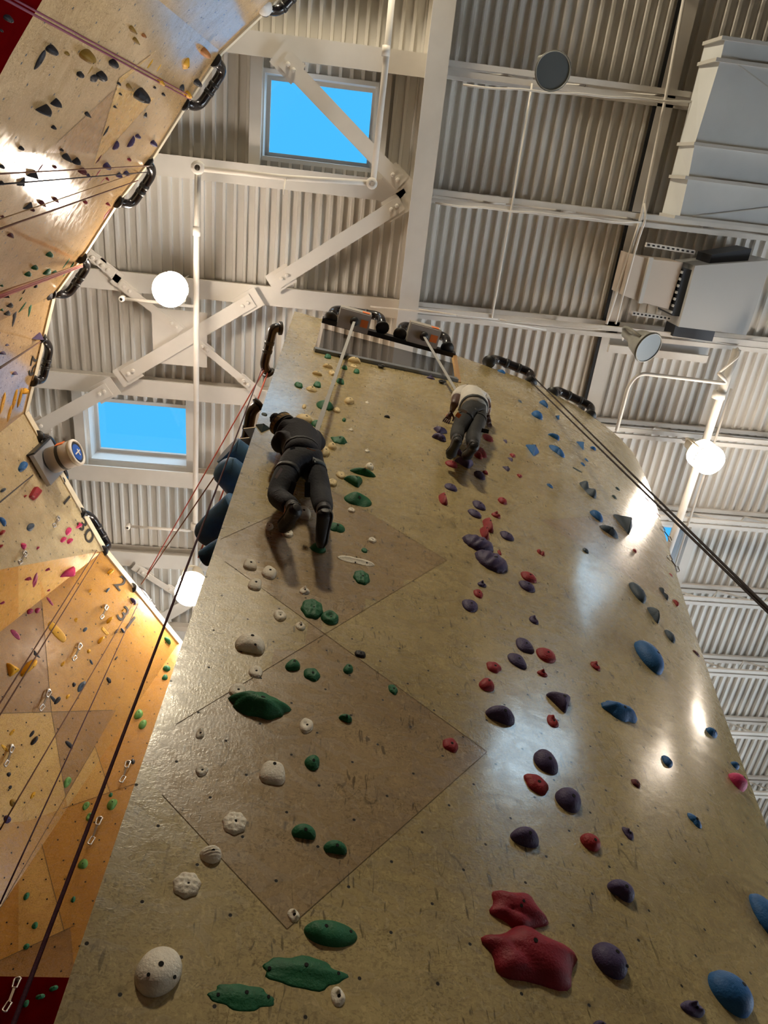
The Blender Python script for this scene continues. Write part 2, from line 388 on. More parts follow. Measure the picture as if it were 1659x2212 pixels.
# left return and back of the wall box, straight behind the left edge
A0 = wall_pt(0, -.1875)[0]; A1 = wall_pt(0, 1)[0]
side = Vector((math.sin(math.radians(-14.6)), math.cos(math.radians(-14.6)), 0))
m = MB(); off = Vector((.012, .05, 0))
m.poly([A0 + off, A0 + off + Vector((.04, 0, 0)), A0 + off + side * 2.6 + Vector((.04, 0, 0)), A0 + off + side * 2.6], [A1 + off, A1 + off + Vector((.04, 0, 0)), A1 + off + side * 2.6 + Vector((.04, 0, 0)), A1 + off + side * 2.6])
tag(m.build('wall_side', PLY_L3), 'plywood side face of the tall climbing wall', kind='structure')

# ------------------------------------------------------------------ left climbing wall, folded plywood facets
HL = .506 * S8 + EYE.z
def LV(x, y, z=1.0): return Vector((x * S8, y * S8, z * S8 + EYE.z))
T0, T1, T2, T3 = LV(-.062, -.19), at(52, 893, S8), LV(-.331, .589), LV(-.219, .757)
TA = [T0] + [at(*q, S8) for q in ((588, 4), (476, 111), (395, 231), (331, 333), (250, 437), (184, 540), (112, 640))] + [T1]
dn = (T3 - LV(0, .847, .506)); dn.x = 0
DNORM = Vector((1, 0, 0)).cross(dn).normalized()
def on_plane(u, v, p, n):
    d = ray(u, v); return EYE + d * ((p - EYE).dot(n) / d.dot(n))
Q1, Q2 = on_plane(142, 1722, T3, DNORM), on_plane(0, 1962, T3, DNORM)
Q1 = T3 + (Q2 - T3) * ((Q1 - T3).length / (Q2 - T3).length)
Q3 = Q2 + (Q2 - T3) * ((HL - Q2.z) / (Q2 - T3).z) if True else Q2
CN = (T2 - T3).cross(Q2 - T3).normalized()
FF = on_plane(0, 1365, T3, CN); F2 = FF + (FF - T2) * ((HL - FF.z) / (FF - T2).z)
T4 = LV(.5, .757); B4 = LV(.5, .847, .506)
def drop(p, z): return Vector((p.x, p.y, z))
def build_left():
    bm = bmesh.new(); uvl = bm.loops.layers.uv.new('uv')
    def face(pts, mi):
        f = bm.faces.new([bm.verts.new(p) for p in pts]); n = (pts[1] - pts[0]).cross(pts[-1] - pts[0]).normalized()
        f.normal_update(); n = f.normal
        up = Vector((0, 0, 1)) - n * n.z
        up = up.normalized(); r = up.cross(n)
        for lp in f.loops: lp[uvl].uv = (lp.vert.co.dot(r), lp.vert.co.dot(up))
        f.material_index = mi
    for a, b in zip(TA, TA[1:]):
        face([drop(a, HL), a, b, drop(b, HL)], 5); face([drop(a, 0), drop(a, HL), drop(b, HL), drop(b, 0)], 3)
    G1 = drop(T1, HL)
    face([G1, T1, T2], 4); face([G1, T2, FF], 0); face([G1, FF, F2], 0)
    face([T2, T3, Q2, FF], 0); face([FF, Q2, Q3, F2], 0)
    face([T3, T4, B4, Q3], 0)
    for p, q in ((G1, F2), (F2, Q3), (Q3, B4)): face([drop(p, 0), p, q, drop(q, 0)], 3)
    joints = [((0, 1541), (243, 1534)), ((111, 1537), (90, 1300)), ((111, 1537), (142, 1722)), ((205, 1612), (241, 1722)), ((135, 1747), (300, 1690)), ((90, 1823), (139, 2012)), ((0, 2075), (160, 2000)), ((205, 1612), (0, 1962)),
              ((200, 360), (257, 168)), ((200, 360), (325, 222)), ((257, 168), (325, 118)), ((120, 310), (245, 195)), ((0, 240), (130, 0)), ((130, 0), (480, 60)), ((40, 1150), (40, 1290)), ((30, 1140), (190, 1180)), ((190, 1184), (230, 1390)), ((0, 1780), (120, 1765))]
    for a, b in joints:
        nrm = ray(*a).cross(ray(*b)).normalized()
        bmesh.ops.bisect_plane(bm, geom=bm.verts[:] + bm.edges[:] + bm.faces[:], plane_co=EYE, plane_no=nrm, dist=1e-5)
    pale = [[(0, 1541), (111, 1537), (142, 1722), (0, 1790)], [(205, 1612), (241, 1722), (135, 1747)], [(90, 1823), (123, 1952), (139, 2012), (0, 2075), (0, 1978)], [(200, 360), (257, 168), (325, 118), (365, 145), (325, 222)], [(40, 1150), (190, 1184), (150, 1240), (40, 1290)]]  # the patch high on the near wall paints in a sliver of lamp light
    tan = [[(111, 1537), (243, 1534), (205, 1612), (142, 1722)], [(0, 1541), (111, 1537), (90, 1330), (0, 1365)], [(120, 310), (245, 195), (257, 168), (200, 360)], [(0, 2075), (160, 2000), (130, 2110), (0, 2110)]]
    def inside(p, poly):
        c = False
        for (x0, y0), (x1, y1) in zip(poly, poly[1:] + poly[:1]):
            if (y0 > p[1]) != (y1 > p[1]) and p[0] < (x1 - x0) * (p[1] - y0) / (y1 - y0) + x0: c = not c
        return c
    px = project(np.array([f.calc_center_median()[:] for f in bm.faces]))
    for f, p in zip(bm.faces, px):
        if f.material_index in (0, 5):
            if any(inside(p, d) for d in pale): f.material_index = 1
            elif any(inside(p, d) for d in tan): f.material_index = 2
    bmesh.ops.remove_doubles(bm, verts=bm.verts, dist=1e-4)
    bmesh.ops.recalc_face_normals(bm, faces=bm.faces)
    for f in bm.faces: f.smooth = True
    tree = BVHTree.FromBMesh(bm)
    me = bpy.data.meshes.new('wall_left'); bm.to_mesh(me); bm.free()
    me.set_sharp_from_angle(angle=math.radians(11))
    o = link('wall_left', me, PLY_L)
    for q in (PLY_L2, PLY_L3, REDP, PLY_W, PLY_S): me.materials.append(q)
    tag(o, 'folded plywood climbing wall on the left with dark red base', kind='structure')
    return o, tree, joints
LEFT_O, LEFT_T, LJ = build_left()
for a, b in LJ[:12]: ribbon('panel_joint', [a, b], .006, SEAM, LEFT_O, LEFT_T, lift=.002)
# cream trim board along the top edge
m = MB(); edge = TA + [T2, T3, T3 + (T3 - T2) * 2]
for a, b in zip(edge, edge[1:]): m.bar(a + Vector((-.01, 0, .04)), b + Vector((-.01, 0, .04)), .05, .10)
tag(m.build('trim_1', CREAM), 'cream board along the top of the left climbing wall', kind='structure')

# ================================================================== ROOF STEEL
JY = [-.245, -.105, .033, .176, .317, .452, .593, .735, .873, 1.02, 1.17, 1.32, 1.47]
GX0, GX1 = .80, 1.05                                  # the deep girder between the two bays
def spots(n): return ['nearest the camera', 'second'][n]
def girder():
    t = thing('roof_girder', 'deep white steel girder running up the photo between the two roof bays', 'girder', (.92, 0, 10.9))
    m = MB(); m.box((GX0, Y0 + .05, 10.90), (GX1, 14, 10.93)); m.build('bottom_flange', PAINT, t)
    m = MB(); m.box((.905, Y0 + .05, 10.93), (.945, 14, 11.42)); m.build('web', PAINT, t)
    m = MB(); m.box((GX0, Y0 + .05, 11.42), (GX1, 14, 11.445)); m.build('top_flange', PAINT, t)
girder()
PLAB = ['white steel beam above everything at the very top left of the roof', 'white steel beam crossing just above the upper skylight', 'white steel beam just below the upper skylight', 'white steel beam level with the glowing round lamp',
        'white steel beam just above the lower skylight', 'white steel beam just below the lower skylight', 'white steel beam above the lamp with the hook', 'lowest white steel beam behind the folded plywood wall', None, None]
for i, r in enumerate(JY[:8]):
    y = r * 9.8
    t = thing('roof_beam', PLAB[i], 'beam', (-3, y, 11.3), 'beams of the left roof bay')
    m = MB(); m.box((X0 + .05, y - .12, 11.17), (GX0 + .10, y + .12, 11.20)); m.build('bottom_flange', PAINT, t)
    m = MB(); m.box((X0 + .05, y - .02, 11.20), (GX0 + .10, y + .02, 11.43)); m.box((X0 + .05, y - .09, 11.43), (GX0 + .10, y + .09, 11.452)); m.build('web', PAINT, t)
def joist(i, y, lab):
    t = thing('bar_joist', lab, 'joist', (4, y, 11.2), 'open web joists of the right roof bay')
    xa, xb = GX1 - .02, X1 - .1
    m = MB()
    for s in (-1, 1): m.box((xa, y + s * .045 - .03, 11.40), (xb, y + s * .045 + .03, 11.45))
    m.build('top_chord', PAINT, t)
    m = MB()
    for s in (-1, 1): m.box((xa, y + s * .045 - .03, 11.02), (xb, y + s * .045 + .03, 11.06))
    m.build('bottom_chord', PAINT, t)
    m = MB(); x = xa + .1; k = 0
    while x + .62 < xb:
        a, b = ((x, y, 11.40), (x + .62, y, 11.05)) if k % 2 == 0 else ((x, y, 11.05), (x + .30, y, 11.40))
        m.tube([a, b], .013, 6); x += .62 if k % 2 == 0 else .30; k += 1
    m.build('web_rods', PAINT, t)
JLAB = ['white bar joist above the dark unlit lamp at the top of the photo', 'white bar joist behind the dark unlit lamp at top right', 'white bar joist meeting the lower edge of the big duct', 'white bar joist just above the unlit cone lamp',
        'white bar joist above the glowing lamp on the right', 'white bar joist crossing beside the sliver of right skylight', 'white bar joist with zigzag rods below the right skylight sliver', 'white bar joist second below the right skylight sliver', 'white bar joist third below the right skylight sliver', 'white bar joist fourth below the right skylight sliver', 'distant white bar joist lowest but two at right edge', 'distant white bar joist lowest but one at right edge', 'most distant white bar joist at right edge']
for i, r in enumerate(JY): joist(i, r * 9.75, JLAB[i])
# strut along the ribs right of the girder, with its dark gap
t = thing('deck_joint_strip', 'long pale strip with a dark slot running along the roof ribs beside the heater', 'strip', (3.7, 0, 11.4))
m = MB(); m.box((3.70, Y0 + .1, 11.40), (3.90, 9.5, 11.43)); m.build('strip', PAINT, t)
m = MB(); m.box((3.655, Y0 + .1, 11.405), (3.70, 9.5, 11.42)); m.build('slot', DARKM, t)
# diagonal wind bracing, angle irons below the left bay
BR = [((612, 128), (868, 398), 'white diagonal brace crossing the upper skylight'), ((598, 608), (868, 438), 'white diagonal brace running up to the girder below the upper skylight'),
      ((268, 812), (545, 648), 'long white diagonal brace passing behind the tall vertical pipe'), ((258, 612), (392, 714), 'short white angle brace below the glowing round lamp'), ((428, 740), (545, 838), 'short white angle brace just right of the tall vertical pipe'),
      ((70, 930), (235, 840), 'white diagonal brace at the left corner of the lower skylight'), ((300, 1232), (385, 1285), 'thin white brace left of the lamp with the hook'), ((335, 1345), (432, 1288), 'lowest white brace behind the lamp with the hook'), ((190, 548), (245, 592), 'short white brace end beside the plywood wall edge')]
for i, (a, b, lab) in enumerate(BR):
    h = 9.58; p, q = at(*a, h), at(*b, h); d = (q - p).normalized(); r = d.cross(Vector((0, 0, 1)))
    wdt = .17 if i in (0, 1, 2, 5, 7) else .09
    t = thing('diagonal_brace', lab, 'brace', tuple((p + q) / 2), 'diagonal braces of the left roof bay')
    m = MB(); m.bar(p, q, wdt, .012); m.bar(p - r * wdt / 2 + Vector((0, 0, .04)), q - r * wdt / 2 + Vector((0, 0, .04)), .012, .09); m.build('angle_iron', PAINT, t)
    for e, s in ((p, 1), (q, -1)): m = MB(); m.bar(e - d * s * .10 + Vector((0, 0, .02)), e + d * s * .22 + Vector((0, 0, .02)), wdt * 1.5, .012); m.build('gusset_plate', PAINT, t)
    for e, s in ((p, 1), (q, -1)):
        for k in (.07, .15):
            m = MB(); m.lathe([(0, -.035), (.022, -.03), (.025, -.012), (.025, 0)], e + d * s * k, n=8); m.build('bolt', PAINT, t)
p = at(400, 722, 9.60); t = thing('gusset_plate', 'big square white gusset plate behind the tall vertical pipe', 'plate', tuple(p))
m = MB(); m.box((p.x - .42, p.y - .30, p.z), (p.x + .28, p.y + .42, p.z + .015)); m.build('plate', PAINT, t)

# ------------------------------------------------------------------ pipes
def pipe(name, label, cat, pts, r, parts=(), mt=None):
    t = thing(name, label, cat, tuple(pts[0]))
    m = MB(); m.tube(arc_path(pts, .12), r, 10); m.build('tube', mt or PAINT, t, True)
    for c, rr, ax in parts:
        m = MB(); m.lathe([(r * .9, -.05), (rr, -.05), (rr, .05), (r * .9, .05)], c, ax, 12); m.build('coupling', mt or PAINT, t, True)
    return t
h = 9.20
pipe('sprinkler_pipe', 'tall white vertical pipe crossing the left roof bay', 'pipe', [at(428, 352, h), at(424, 560, h), at(424, 860, h), at(421, 1250, h), at(418, 1420, h)], .036, [(at(421, 1137, h), .06, (0, 1, 0)), (at(425, 500, h), .045, (0, 1, 0)), (at(428, 362, h), .075, (0, 0, 1))])
pipe('sprinkler_pipe', 'white pipe running along the beam under the upper skylight', 'pipe', [at(430, 364, h), at(620, 384, h), at(800, 395, h)], .032, [(at(803, 396, h), .065, (0, 0, 1))])
pipe('sprinkler_pipe', 'slender white pipe rising past the right side of the upper skylight', 'pipe', [at(806, 392, h), at(832, 150, h), at(850, -40, h)], .036, [(at(834, 110, h), .045, (0, 1, 0))])
pipe('sprinkler_branch', 'thin white branch pipe under the glowing round lamp', 'pipe', [at(264, 645, h), at(420, 662, h)], .020, [(at(264, 645, h), .035, (0, 0, 1))])
pipe('sprinkler_branch', 'thin white branch pipe below the lower skylight', 'pipe', [at(277, 1137, h), at(420, 1147, h)], .020, [(at(277, 1137, h), .035, (0, 0, 1))])
p = at(617, 385, h); pipe('pipe_hook', 'small white hook hanging from the pipe under the upper skylight', 'hook', [p, p + Vector((0, .1, -.18)), p + Vector((.0, .16, -.2))], .010)
pipe('sprinkler_pipe', 'thick white pipe running down the right roof past the glowing lamp', 'pipe', [at(1592, 755, 9.1), at(1555, 860, 9.1), at(1468, 1120, 9.1), at(1405, 1300, 9.1)], .055, [(at(1553, 853, 9.1), .085, (0, 1, 0))])
pipe('conduit', 'bent white conduit loop left of the thick right hand pipe', 'pipe', [at(1332, 930, 9.0), at(1358, 830, 9.0), at(1382, 806, 9.0), at(1575, 829, 9.0), at(1552, 806, 9.0)], .024)
pipe('conduit', 'triangular white hanger bracket above the bent conduit', 'bracket', [at(1552, 806, 9.0), at(1598, 768, 9.0), at(1592, 752, 9.1)], .016)
pipe('bridging_rod', 'long thin white rod passing left of the glowing right lamp', 'rod', [at(1580, 840, 9.51), at(1524, 1017, 9.51), at(1438, 1285, 9.51)], .016)
pipe('bridging_rod', 'thin white rod running along the ribs under the dark unlit lamp', 'rod', [at(1150, 180, 9.51), at(1106, 445, 9.51), at(1062, 690, 9.51)], .012)
pipe('cable', 'loose white cable hanging beside the duct corner', 'cable', [at(1392, 440, 9.2), at(1396, 470, 9.1), at(1378, 520, 9.2), at(1345, 640, 9.3), at(1330, 700, 9.3)], .012)
pipe('conduit', 'thin white conduit running up the roof left of the big duct', 'pipe', [at(1480, -20, 9.5), at(1440, 200, 9.5), at(1385, 470, 9.5), at(1310, 700, 9.5)], .018)
for i, (a, b, lab) in enumerate([((800, 662), (1075, 690), 'thin white wire slanting from the beam end to the joist'), ((905, 668), (1180, 712), 'thin white conduit along the joist behind the black bar')]):
    pipe('conduit', lab, 'wire', [at(*a, 9.3), at(*b, 9.3)], .010)
for i, (a, b, lab) in enumerate([((1000, 185), (1500, 222), 'loose white cable strung along the topmost right joist'), ((940, 440), (1385, 482), 'loose white cable strung along the second right joist'), ((1080, 692), (1300, 712), 'loose white cable strung along the third right joist')]):
    pipe('cable', lab, 'cable', [at(a[0] + (b[0] - a[0]) * k / 8, a[1] + (b[1] - a[1]) * k / 8 + (2 if k % 2 else -2), 9.46) for k in range(9)], .012)

# ------------------------------------------------------------------ lamps
LENS = mat('glowing_lamp_lens', (1, .85, .6), .4, emit=LAMP_W, estr=LAMP_E)
LENSOFF = mat('unlit_lamp_lens', lin(105, 112, 115), .3, coat=.3)
LAMPM = mat('white_lamp_housing', lin(225, 215, 195), .4)
LAMPG = mat('grey_lamp_reflector', lin(150, 150, 142), .35, vary=.1)
LENSFAR = mat('far_lamp_lens', (1, .85, .6), .4, emit=LAMP_W, estr=LAMP_E * .42)
def lamp(label, face, axis, lit=True, r=.19, hook=None, deep=.30, glow=None):
    """face: centre of the open end; axis: direction the light looks"""
    ax = Vector(axis).normalized(); c = Vector(face); bk = -ax
    t = thing('pendant_lamp', label, 'lamp', tuple(c + bk * (deep + .15)), 'round high bay lamps under the roof')
    m = MB(); m.lathe([(0, deep + .16), (.07, deep + .15), (.085, deep), (r * .80, deep * .85), (r * .97, deep * .72), (r * .98, .20), (r * .9, .20), (0, deep * .75)] if lit else [(0, deep + .16), (.07, deep + .15), (.085, deep), (r * .72, deep * .75), (r * .93, deep * .25), (r, 0), (r * .96, .002), (r * .90, deep * .25), (r * .66, deep * .7), (0, deep * .8)], c, bk, 32)
    m.build('housing', LAMPM if lit else LAMPG, t, True)
    m = MB(); m.lathe([(0, -.13), (r * .55, -.125), (r * .90, -.10), (r * 1.0, -.05), (r * 1.0, .17), (r * .97, .20), (r * .9, .20)] if lit else [(0, .01), (r * .96, .012)], c, bk, 32); m.build('lens', (glow or LENS) if lit else LENSOFF, t, True)
    m = MB(); m.tube([c + bk * .0 + (Vector((1, 0, 0)) if abs(ax.x) < .8 else Vector((0, 1, 0))) * 0 + q for q in []] or [c + bk * .02 + (math.cos(a) * ax.orthogonal().normalized() + math.sin(a) * ax.cross(ax.orthogonal().normalized())) * r * 1.01 for a in [k * math.pi / 12 for k in range(24)]], .008, 6, True); m.build('rim', mat('dark_lamp_rim', (.10, .10, .09), .5), t, True)
    o = ax.orthogonal().normalized(); top = c + bk * (deep + .14); hk = hook or Vector((top.x, top.y, 11.45))
    m = MB(); m.tube(arc_path([c + bk * .08 + o * r * .95, c + bk * (deep + .05) + o * r * 1.05, c + bk * (deep + .24), c + bk * (deep + .05) - o * r * 1.05, c + bk * .08 - o * r * .95], .12), .016, 8); m.build('yoke', LAMPM if lit else LAMPG, t, True)
    m = MB(); m.tube([c + bk * (deep + .22), hk], .009, 6); m.build('hanger', PAINT, t, True)
    return t
dwn = (0, 0, -1)
lamp('glowing round lamp beside the tall vertical pipe', at(367, 626, 8.62), (.10, -.08, -1))
lamp('glowing lamp with a ring handle at the right under the roof', at(1530, 992, 8.5), (.18, .10, -1), hook=at(1475, 950, 9.5))
lamp('glowing lamp with a hook left of the tall curved wall', at(410, 1278, 8.3), (-.05, .15, -1))
lamp('dark unlit lamp hanging at the top right of the photo', at(1195, 153, 8.9), (-.06, .03, -1), False, .185)
lamp('dark unlit cone lamp tilted near the heater unit', at(1402, 752, 8.7), (.42, .22, -1), False, .19, hook=at(1345, 735, 9.5))
for k, p in enumerate([(9.6, 2.9, 10.2), (9.9, .1, 10.3), (5.7, 9.5, 10.2),  (-5.6, 2.2, 10.0)]):  # first pair sit at the wall glints; last pair are added fill lamps
    lamp('glowing lamp further off under the roof, outside the picture', p, dwn, glow=LENSFAR)

# unseen flood lamp added behind the camera to brighten the upper tall wall
fp = Vector((-.45, -4.6, 10.4)); fa = (Vector((1.5, 1.9, 7.4)) - fp).normalized(); t = thing('fill_flood_lamp', 'unseen flood lamp added behind the camera to brighten the tall wall', 'lamp', tuple(fp))
m = MB(); m.lathe([(0, .26), (.14, .25), (.30, .14), (.38, 0), (.37, .0), (.28, .12), (0, .2)], fp, -fa, 28); m.build('housing', LAMPM, t, True)
m = MB(); m.lathe([(0, .03), (.355, .03)], fp, -fa, 28); m.build('lens', mat('fill_flood_lens', (1, .9, .7), .4, emit=FILL_FLOOD_W, estr=FILL_FLOOD_E), t, True)
m = MB(); m.tube([fp - fa * .24, (fp.x, fp.y, 11.45)], .02, 8); m.build('stem', PAINT, t)
# ------------------------------------------------------------------ ducts and heater
DUCT = mat('galvanised_duct', lin(205, 208, 208), .45, vary=.06, vscale=2)
DUCTW = mat('duct_seam', lin(190, 188, 182), .4)
t = thing('air_duct', 'big pale metal air duct with flanged joints at top right', 'duct', (5, -.7, 10.9))
zb = 9.05 + 1.5; zt = 11.0
ys = [-1.57, -1.37, -.55, -.20, .226]; x0 = [3.95, 3.96, 3.92, 3.95, 3.97]; x0t = [3.93, 3.93, 3.93, 3.93, 3.93]
m = MB(); V = []
for y, xa, xt in zip(ys, x0, x0t): V.append([(xa, y, zb), (6.05, y, zb), (6.05, y, zt), (xt, y, zt)])
for a, b in zip(V, V[1:]):
    m.faces(a + b, [(0, 1, 5, 4), (1, 2, 6, 5), (2, 3, 7, 6), (3, 0, 4, 7)])
m.faces(V[0], [(0, 1, 2, 3)]); m.faces(V[-1], [(3, 2, 1, 0)])
m.build('duct_body', DUCT, t)
for y in ys:
    m = MB(); m.box((3.90, y - .018, zb - .028), (6.07, y + .018, zb - .001)); m.box((3.90, y - .018, zb - .001), (3.93, y + .018, zt)); m.build('flange', DUCTW, t)
for a, b in (((4.10, -1.38, zb - .004), (6.0, -.60, zb - .004)), ((4.12, .20, zb - .004), (6.0, -.20, zb - .004))):
    m = MB(); m.bar(a, b, .012, .006); m.build('crease', DUCTW, t)

t = thing('heater_unit', 'square grey heater unit with dark louvres on its sides', 'heater', (4.9, 1.1, 10.6))
hz = 9.25
P4 = [at(1502, 574, hz), at(1668, 562, hz), at(1612, 724, hz), at(1466, 706, hz)]
up = Vector((0, 0, .62))
m = MB(); m.poly(P4, [p + up for p in P4]); m.bevel(.02); m.build('casing', mat('heater_grey_paint', lin(178, 178, 176), .5), t)
m = MB(); m.bar((P4[0] + P4[3]) / 2 + Vector((-.06, -.03, .20)), (P4[0] + P4[3]) / 2 + Vector((-.06, -.03, .20)) + Vector((.001, 0, .001)), .01, .01)
a, b = P4[0] + Vector((-.10, .06, .06)), P4[3] + Vector((-.10, -.12, .06))
m.poly([a, a + Vector((.12, 0, 0)), b + Vector((.12, 0, 0)), b], [p + Vector((0, 0, .48)) for p in (a, a + Vector((.12, 0, 0)), b + Vector((.12, 0, 0)), b)]); m.build('louvre_box', mat('dark_louvre', (.03, .035, .045), .5), t)
for k in range(7):
    q = a + (b - a) * (k + .5) / 7; m = MB(); m.bar(q + Vector((-.012, 0, 0)), q + Vector((-.012, 0, .46)), .016, .03, Vector((0, 1, 0))); m.build('louvre_slat', mat('heater_grey_paint'), t)
a, b = P4[0] + Vector((.22, -.14, .10)), P4[1] + Vector((-.25, -.10, .10))
m = MB(); m.poly([a, a + Vector((0, .16, 0)), b + Vector((0, .16, 0)), b], [p + Vector((0, 0, .4)) for p in (a, a + Vector((0, .16, 0)), b + Vector((0, .16, 0)), b)]); m.build('louvre_box', mat('dark_louvre'), t)
a, b = P4[3] + Vector((.05, .02, .2)), P4[2] + Vector((-.32, .02, .2))
m = MB(); m.poly([a, a + Vector((0, .14, 0)), b + Vector((0, .14, 0)), b], [p + Vector((0, 0, .3)) for p in (a, a + Vector((0, .14, 0)), b + Vector((0, .14, 0)), b)]); m.build('louvre_box', mat('dark_louvre'), t)
t = thing('duct_transition', 'beige tapered duct box joining the heater from the left', 'duct', (4.4, 1.1, 10.8))
hz = 9.35
Q = [at(1368, 550, hz), at(1406, 560, hz), at(1476, 568, hz), at(1444, 668, hz), at(1382, 652, hz), at(1346, 638, hz)]
m = MB(); m.poly(Q, [p + Vector((0, 0, .45)) for p in Q]); m.build('duct_body', mat('beige_duct', lin(195, 182, 168), .5), t)
m = MB(); m.bar(at(1407, 556, hz - .02), at(1382, 655, hz - .02), .05, .04); m.build('flange', DUCTW, t)
for k, (a, b, lab) in enumerate([((1365, 676), (1448, 688), 'slotted metal hanger strip left of the heater unit'), ((1395, 528), (1500, 545), 'slotted metal hanger strip above the heater duct')]):
    t = thing('hanger_strip', lab, 'hanger', tuple(at(*a, 9.4)))
    p, q = at(*a, 9.4), at(*b, 9.4); m = MB(); m.bar(p, q, .05, .03); m.build('strip', PAINT, t)
    for j in range(10): m = MB(); c = p + (q - p) * (j + .5) / 10; m.bar(c - (q - p) * .025 + Vector((0, 0, -.016)), c + (q - p) * .025 + Vector((0, 0, -.016)), .02, .006); m.build('slot', DARKM, t)
# blanked skylight frame above the bent conduit
t = thing('blanking_frame', 'pale steel frame with open corrugation ends right of the tall wall', 'frame', tuple(at(1420, 755, 9.7)))
m = MB(); m.bar(at(1314, 752, 9.62), at(1527, 776, 9.62), .10, .05); m.build('ledge', PAINT, t)
m = MB(); m.bar(at(1316, 738, 9.72), at(1530, 760, 9.72), .18, .02); m.build('gap', mat('shadow_grey_steel'), t)

# ------------------------------------------------------------------ anchor tubes on the wall tops
def tube_handle(label, a, b, c, d, h0, h1, r=.045, strap=None, group='black anchor tubes on the wall tops'):
    """a, d feet on the wall edge (height h0), b, c corners of the bar (height h1)"""
    A, B_, Cc, D = at(*a, h0), at(*b, h1), at(*c, h1), at(*d, h0)
    t = thing('anchor_tube', label, 'anchor tube', tuple(A), group)
    m = MB(); m.tube(arc_path([A, B_, Cc, D], .10, 8), r, 14); m.build('tube', BLACKPIPE, t, True)
    for e, n_ in ((A, B_), (D, Cc)):
        dd = (n_ - e).normalized(); m = MB(); m.lathe([(0, -.01), (r * 1.5, -.01), (r * 1.5, .015), (r, .02)], e, dd, 14); m.build('foot_flange', BLACKMETAL, t, True)
    for e, o_ in ((B_, Cc), (Cc, B_)):
        dd = (o_ - e).normalized(); m = MB(); m.lathe([(r, -.02), (r * 1.1, -.018), (r * 1.1, .018), (r, .02)], e + dd * .17, dd, 14); m.build('sleeve', BLACKMETAL, t, True)
    return t
LT = 8.0
tube_handle('black anchor tube at the very top edge of the photo', (572, 18), (602, 26), (640, -16), (618, -34), LT, LT + .15)
tube_handle('black anchor tube on the plywood edge left of the upper skylight', (463, 128), (484, 150), (430, 232), (396, 222), LT, LT + .2)
tube_handle('black anchor tube on the plywood edge above the red tip hold', (316, 345), (332, 372), (284, 444), (252, 434), LT, LT + .2)
tube_handle('black anchor tube on the plywood edge with the pink rope bundle', (174, 555), (191, 572), (146, 638), (110, 632), LT, LT + .2)
tube_handle('black anchor tube beside the purple wedge hold', (86, 728), (108, 748), (92, 822), (70, 822), LT, LT + .22)
tube_handle('black anchor tube holding the square belay plate', (82, 942), (108, 948), (143, 1034), (128, 1040), LT, LT + .25)
tube_handle('black anchor tube above the painted number thirty', (174, 1108), (198, 1114), (236, 1180), (222, 1190), LT, LT + .22)
tube_handle('lowest black anchor tube on the left wall edge', (284, 1270), (306, 1276), (342, 1332), (330, 1344), LT, LT + .22)
tube_handle('black anchor tube on the left side of the tall wall top', (606, 709), (590, 708), (570, 790), (580, 806), LT - .02, LT - .05, .05)
tube_handle('black anchor tube lower down on the side of the tall wall', (560, 874), (543, 888), (530, 960), (545, 968), 6.55, 6.5, .05)
WT = 8.0
tube_handle('black anchor tube with a belay device over the notch, left one', (714, 688), (722, 668), (822, 683), (826, 708), WT, WT + .3, .05)
tube_handle('black anchor tube with a belay device over the notch, right one', (864, 722), (870, 702), (964, 728), (966, 752), WT, WT + .3, .05)
tube_handle('black anchor tube on the right shoulder of the tall wall', (1056, 782), (1066, 774), (1148, 806), (1146, 826), WT, WT + .25, .05)
tube_handle('black anchor tube furthest right on the tall wall', (1192, 850), (1202, 842), (1278, 878), (1274, 898), WT, WT + .25, .05)
t = thing('anchor_bar', 'long flat black bar bridging the notch at the wall top', 'bar', tuple(at(840, 728, WT)))
m = MB(); p, q = at(696, 690, WT + .03), at(982, 766, WT + .03); m.bar(p, q, .05, .12); m.build('bar', BLACKMETAL, t)
t = thing('notch_flashing', 'grey metal flashing along the lower edge of the notch', 'flashing', tuple(at(840, 795, 6.6)))
m = MB(); pv = None
for k in range(13):
    s = SN0 + (SN1 - SN0) * k / 12; p = wall_pt(s, notch_t(s))[0] + Vector((0, -.012, .01))
    if pv: m.bar(pv, p, .04, .07)
    pv = p
m.build('flashing', mat('grey_flashing', lin(112, 116, 122), .5, vary=.2, vscale=10), t)
t = thing('notch_netting', 'dark see-through netting filling the notch under the black bar', 'netting', tuple(at(840, 750, 7.4)))
NET = bpy.data.materials.new('dark_netting'); NET.use_nodes = True; _n = NET.node_tree; _b = _n.nodes['Principled BSDF']; _b.inputs['Base Color'].default_value = (.02, .02, .023, 1); _b.inputs['Roughness'].default_value = .9
_t = _n.nodes.new('ShaderNodeBsdfTransparent'); _m = _n.nodes.new('ShaderNodeMixShader'); _m.inputs[0].default_value = .76
_n.links.new(_t.outputs[0], _m.inputs[1]); _n.links.new(_b.outputs[0], _m.inputs[2]); _n.links.new(_m.outputs[0], _n.nodes['Material Output'].inputs[0])
m = MB(); bk = Vector((.02, .10, 0)); V = [[wall_pt(SN0 + (SN1 - SN0) * k / 12, 1)[0] + bk, wall_pt(SN0 + (SN1 - SN0) * k / 12, notch_t(SN0 + (SN1 - SN0) * k / 12))[0] + bk] for k in range(13)]
for a, b in zip(V, V[1:]): m.faces([a[0], a[1], b[1], b[0]], [(0, 1, 2, 3)])
m.build('net', NET, t)
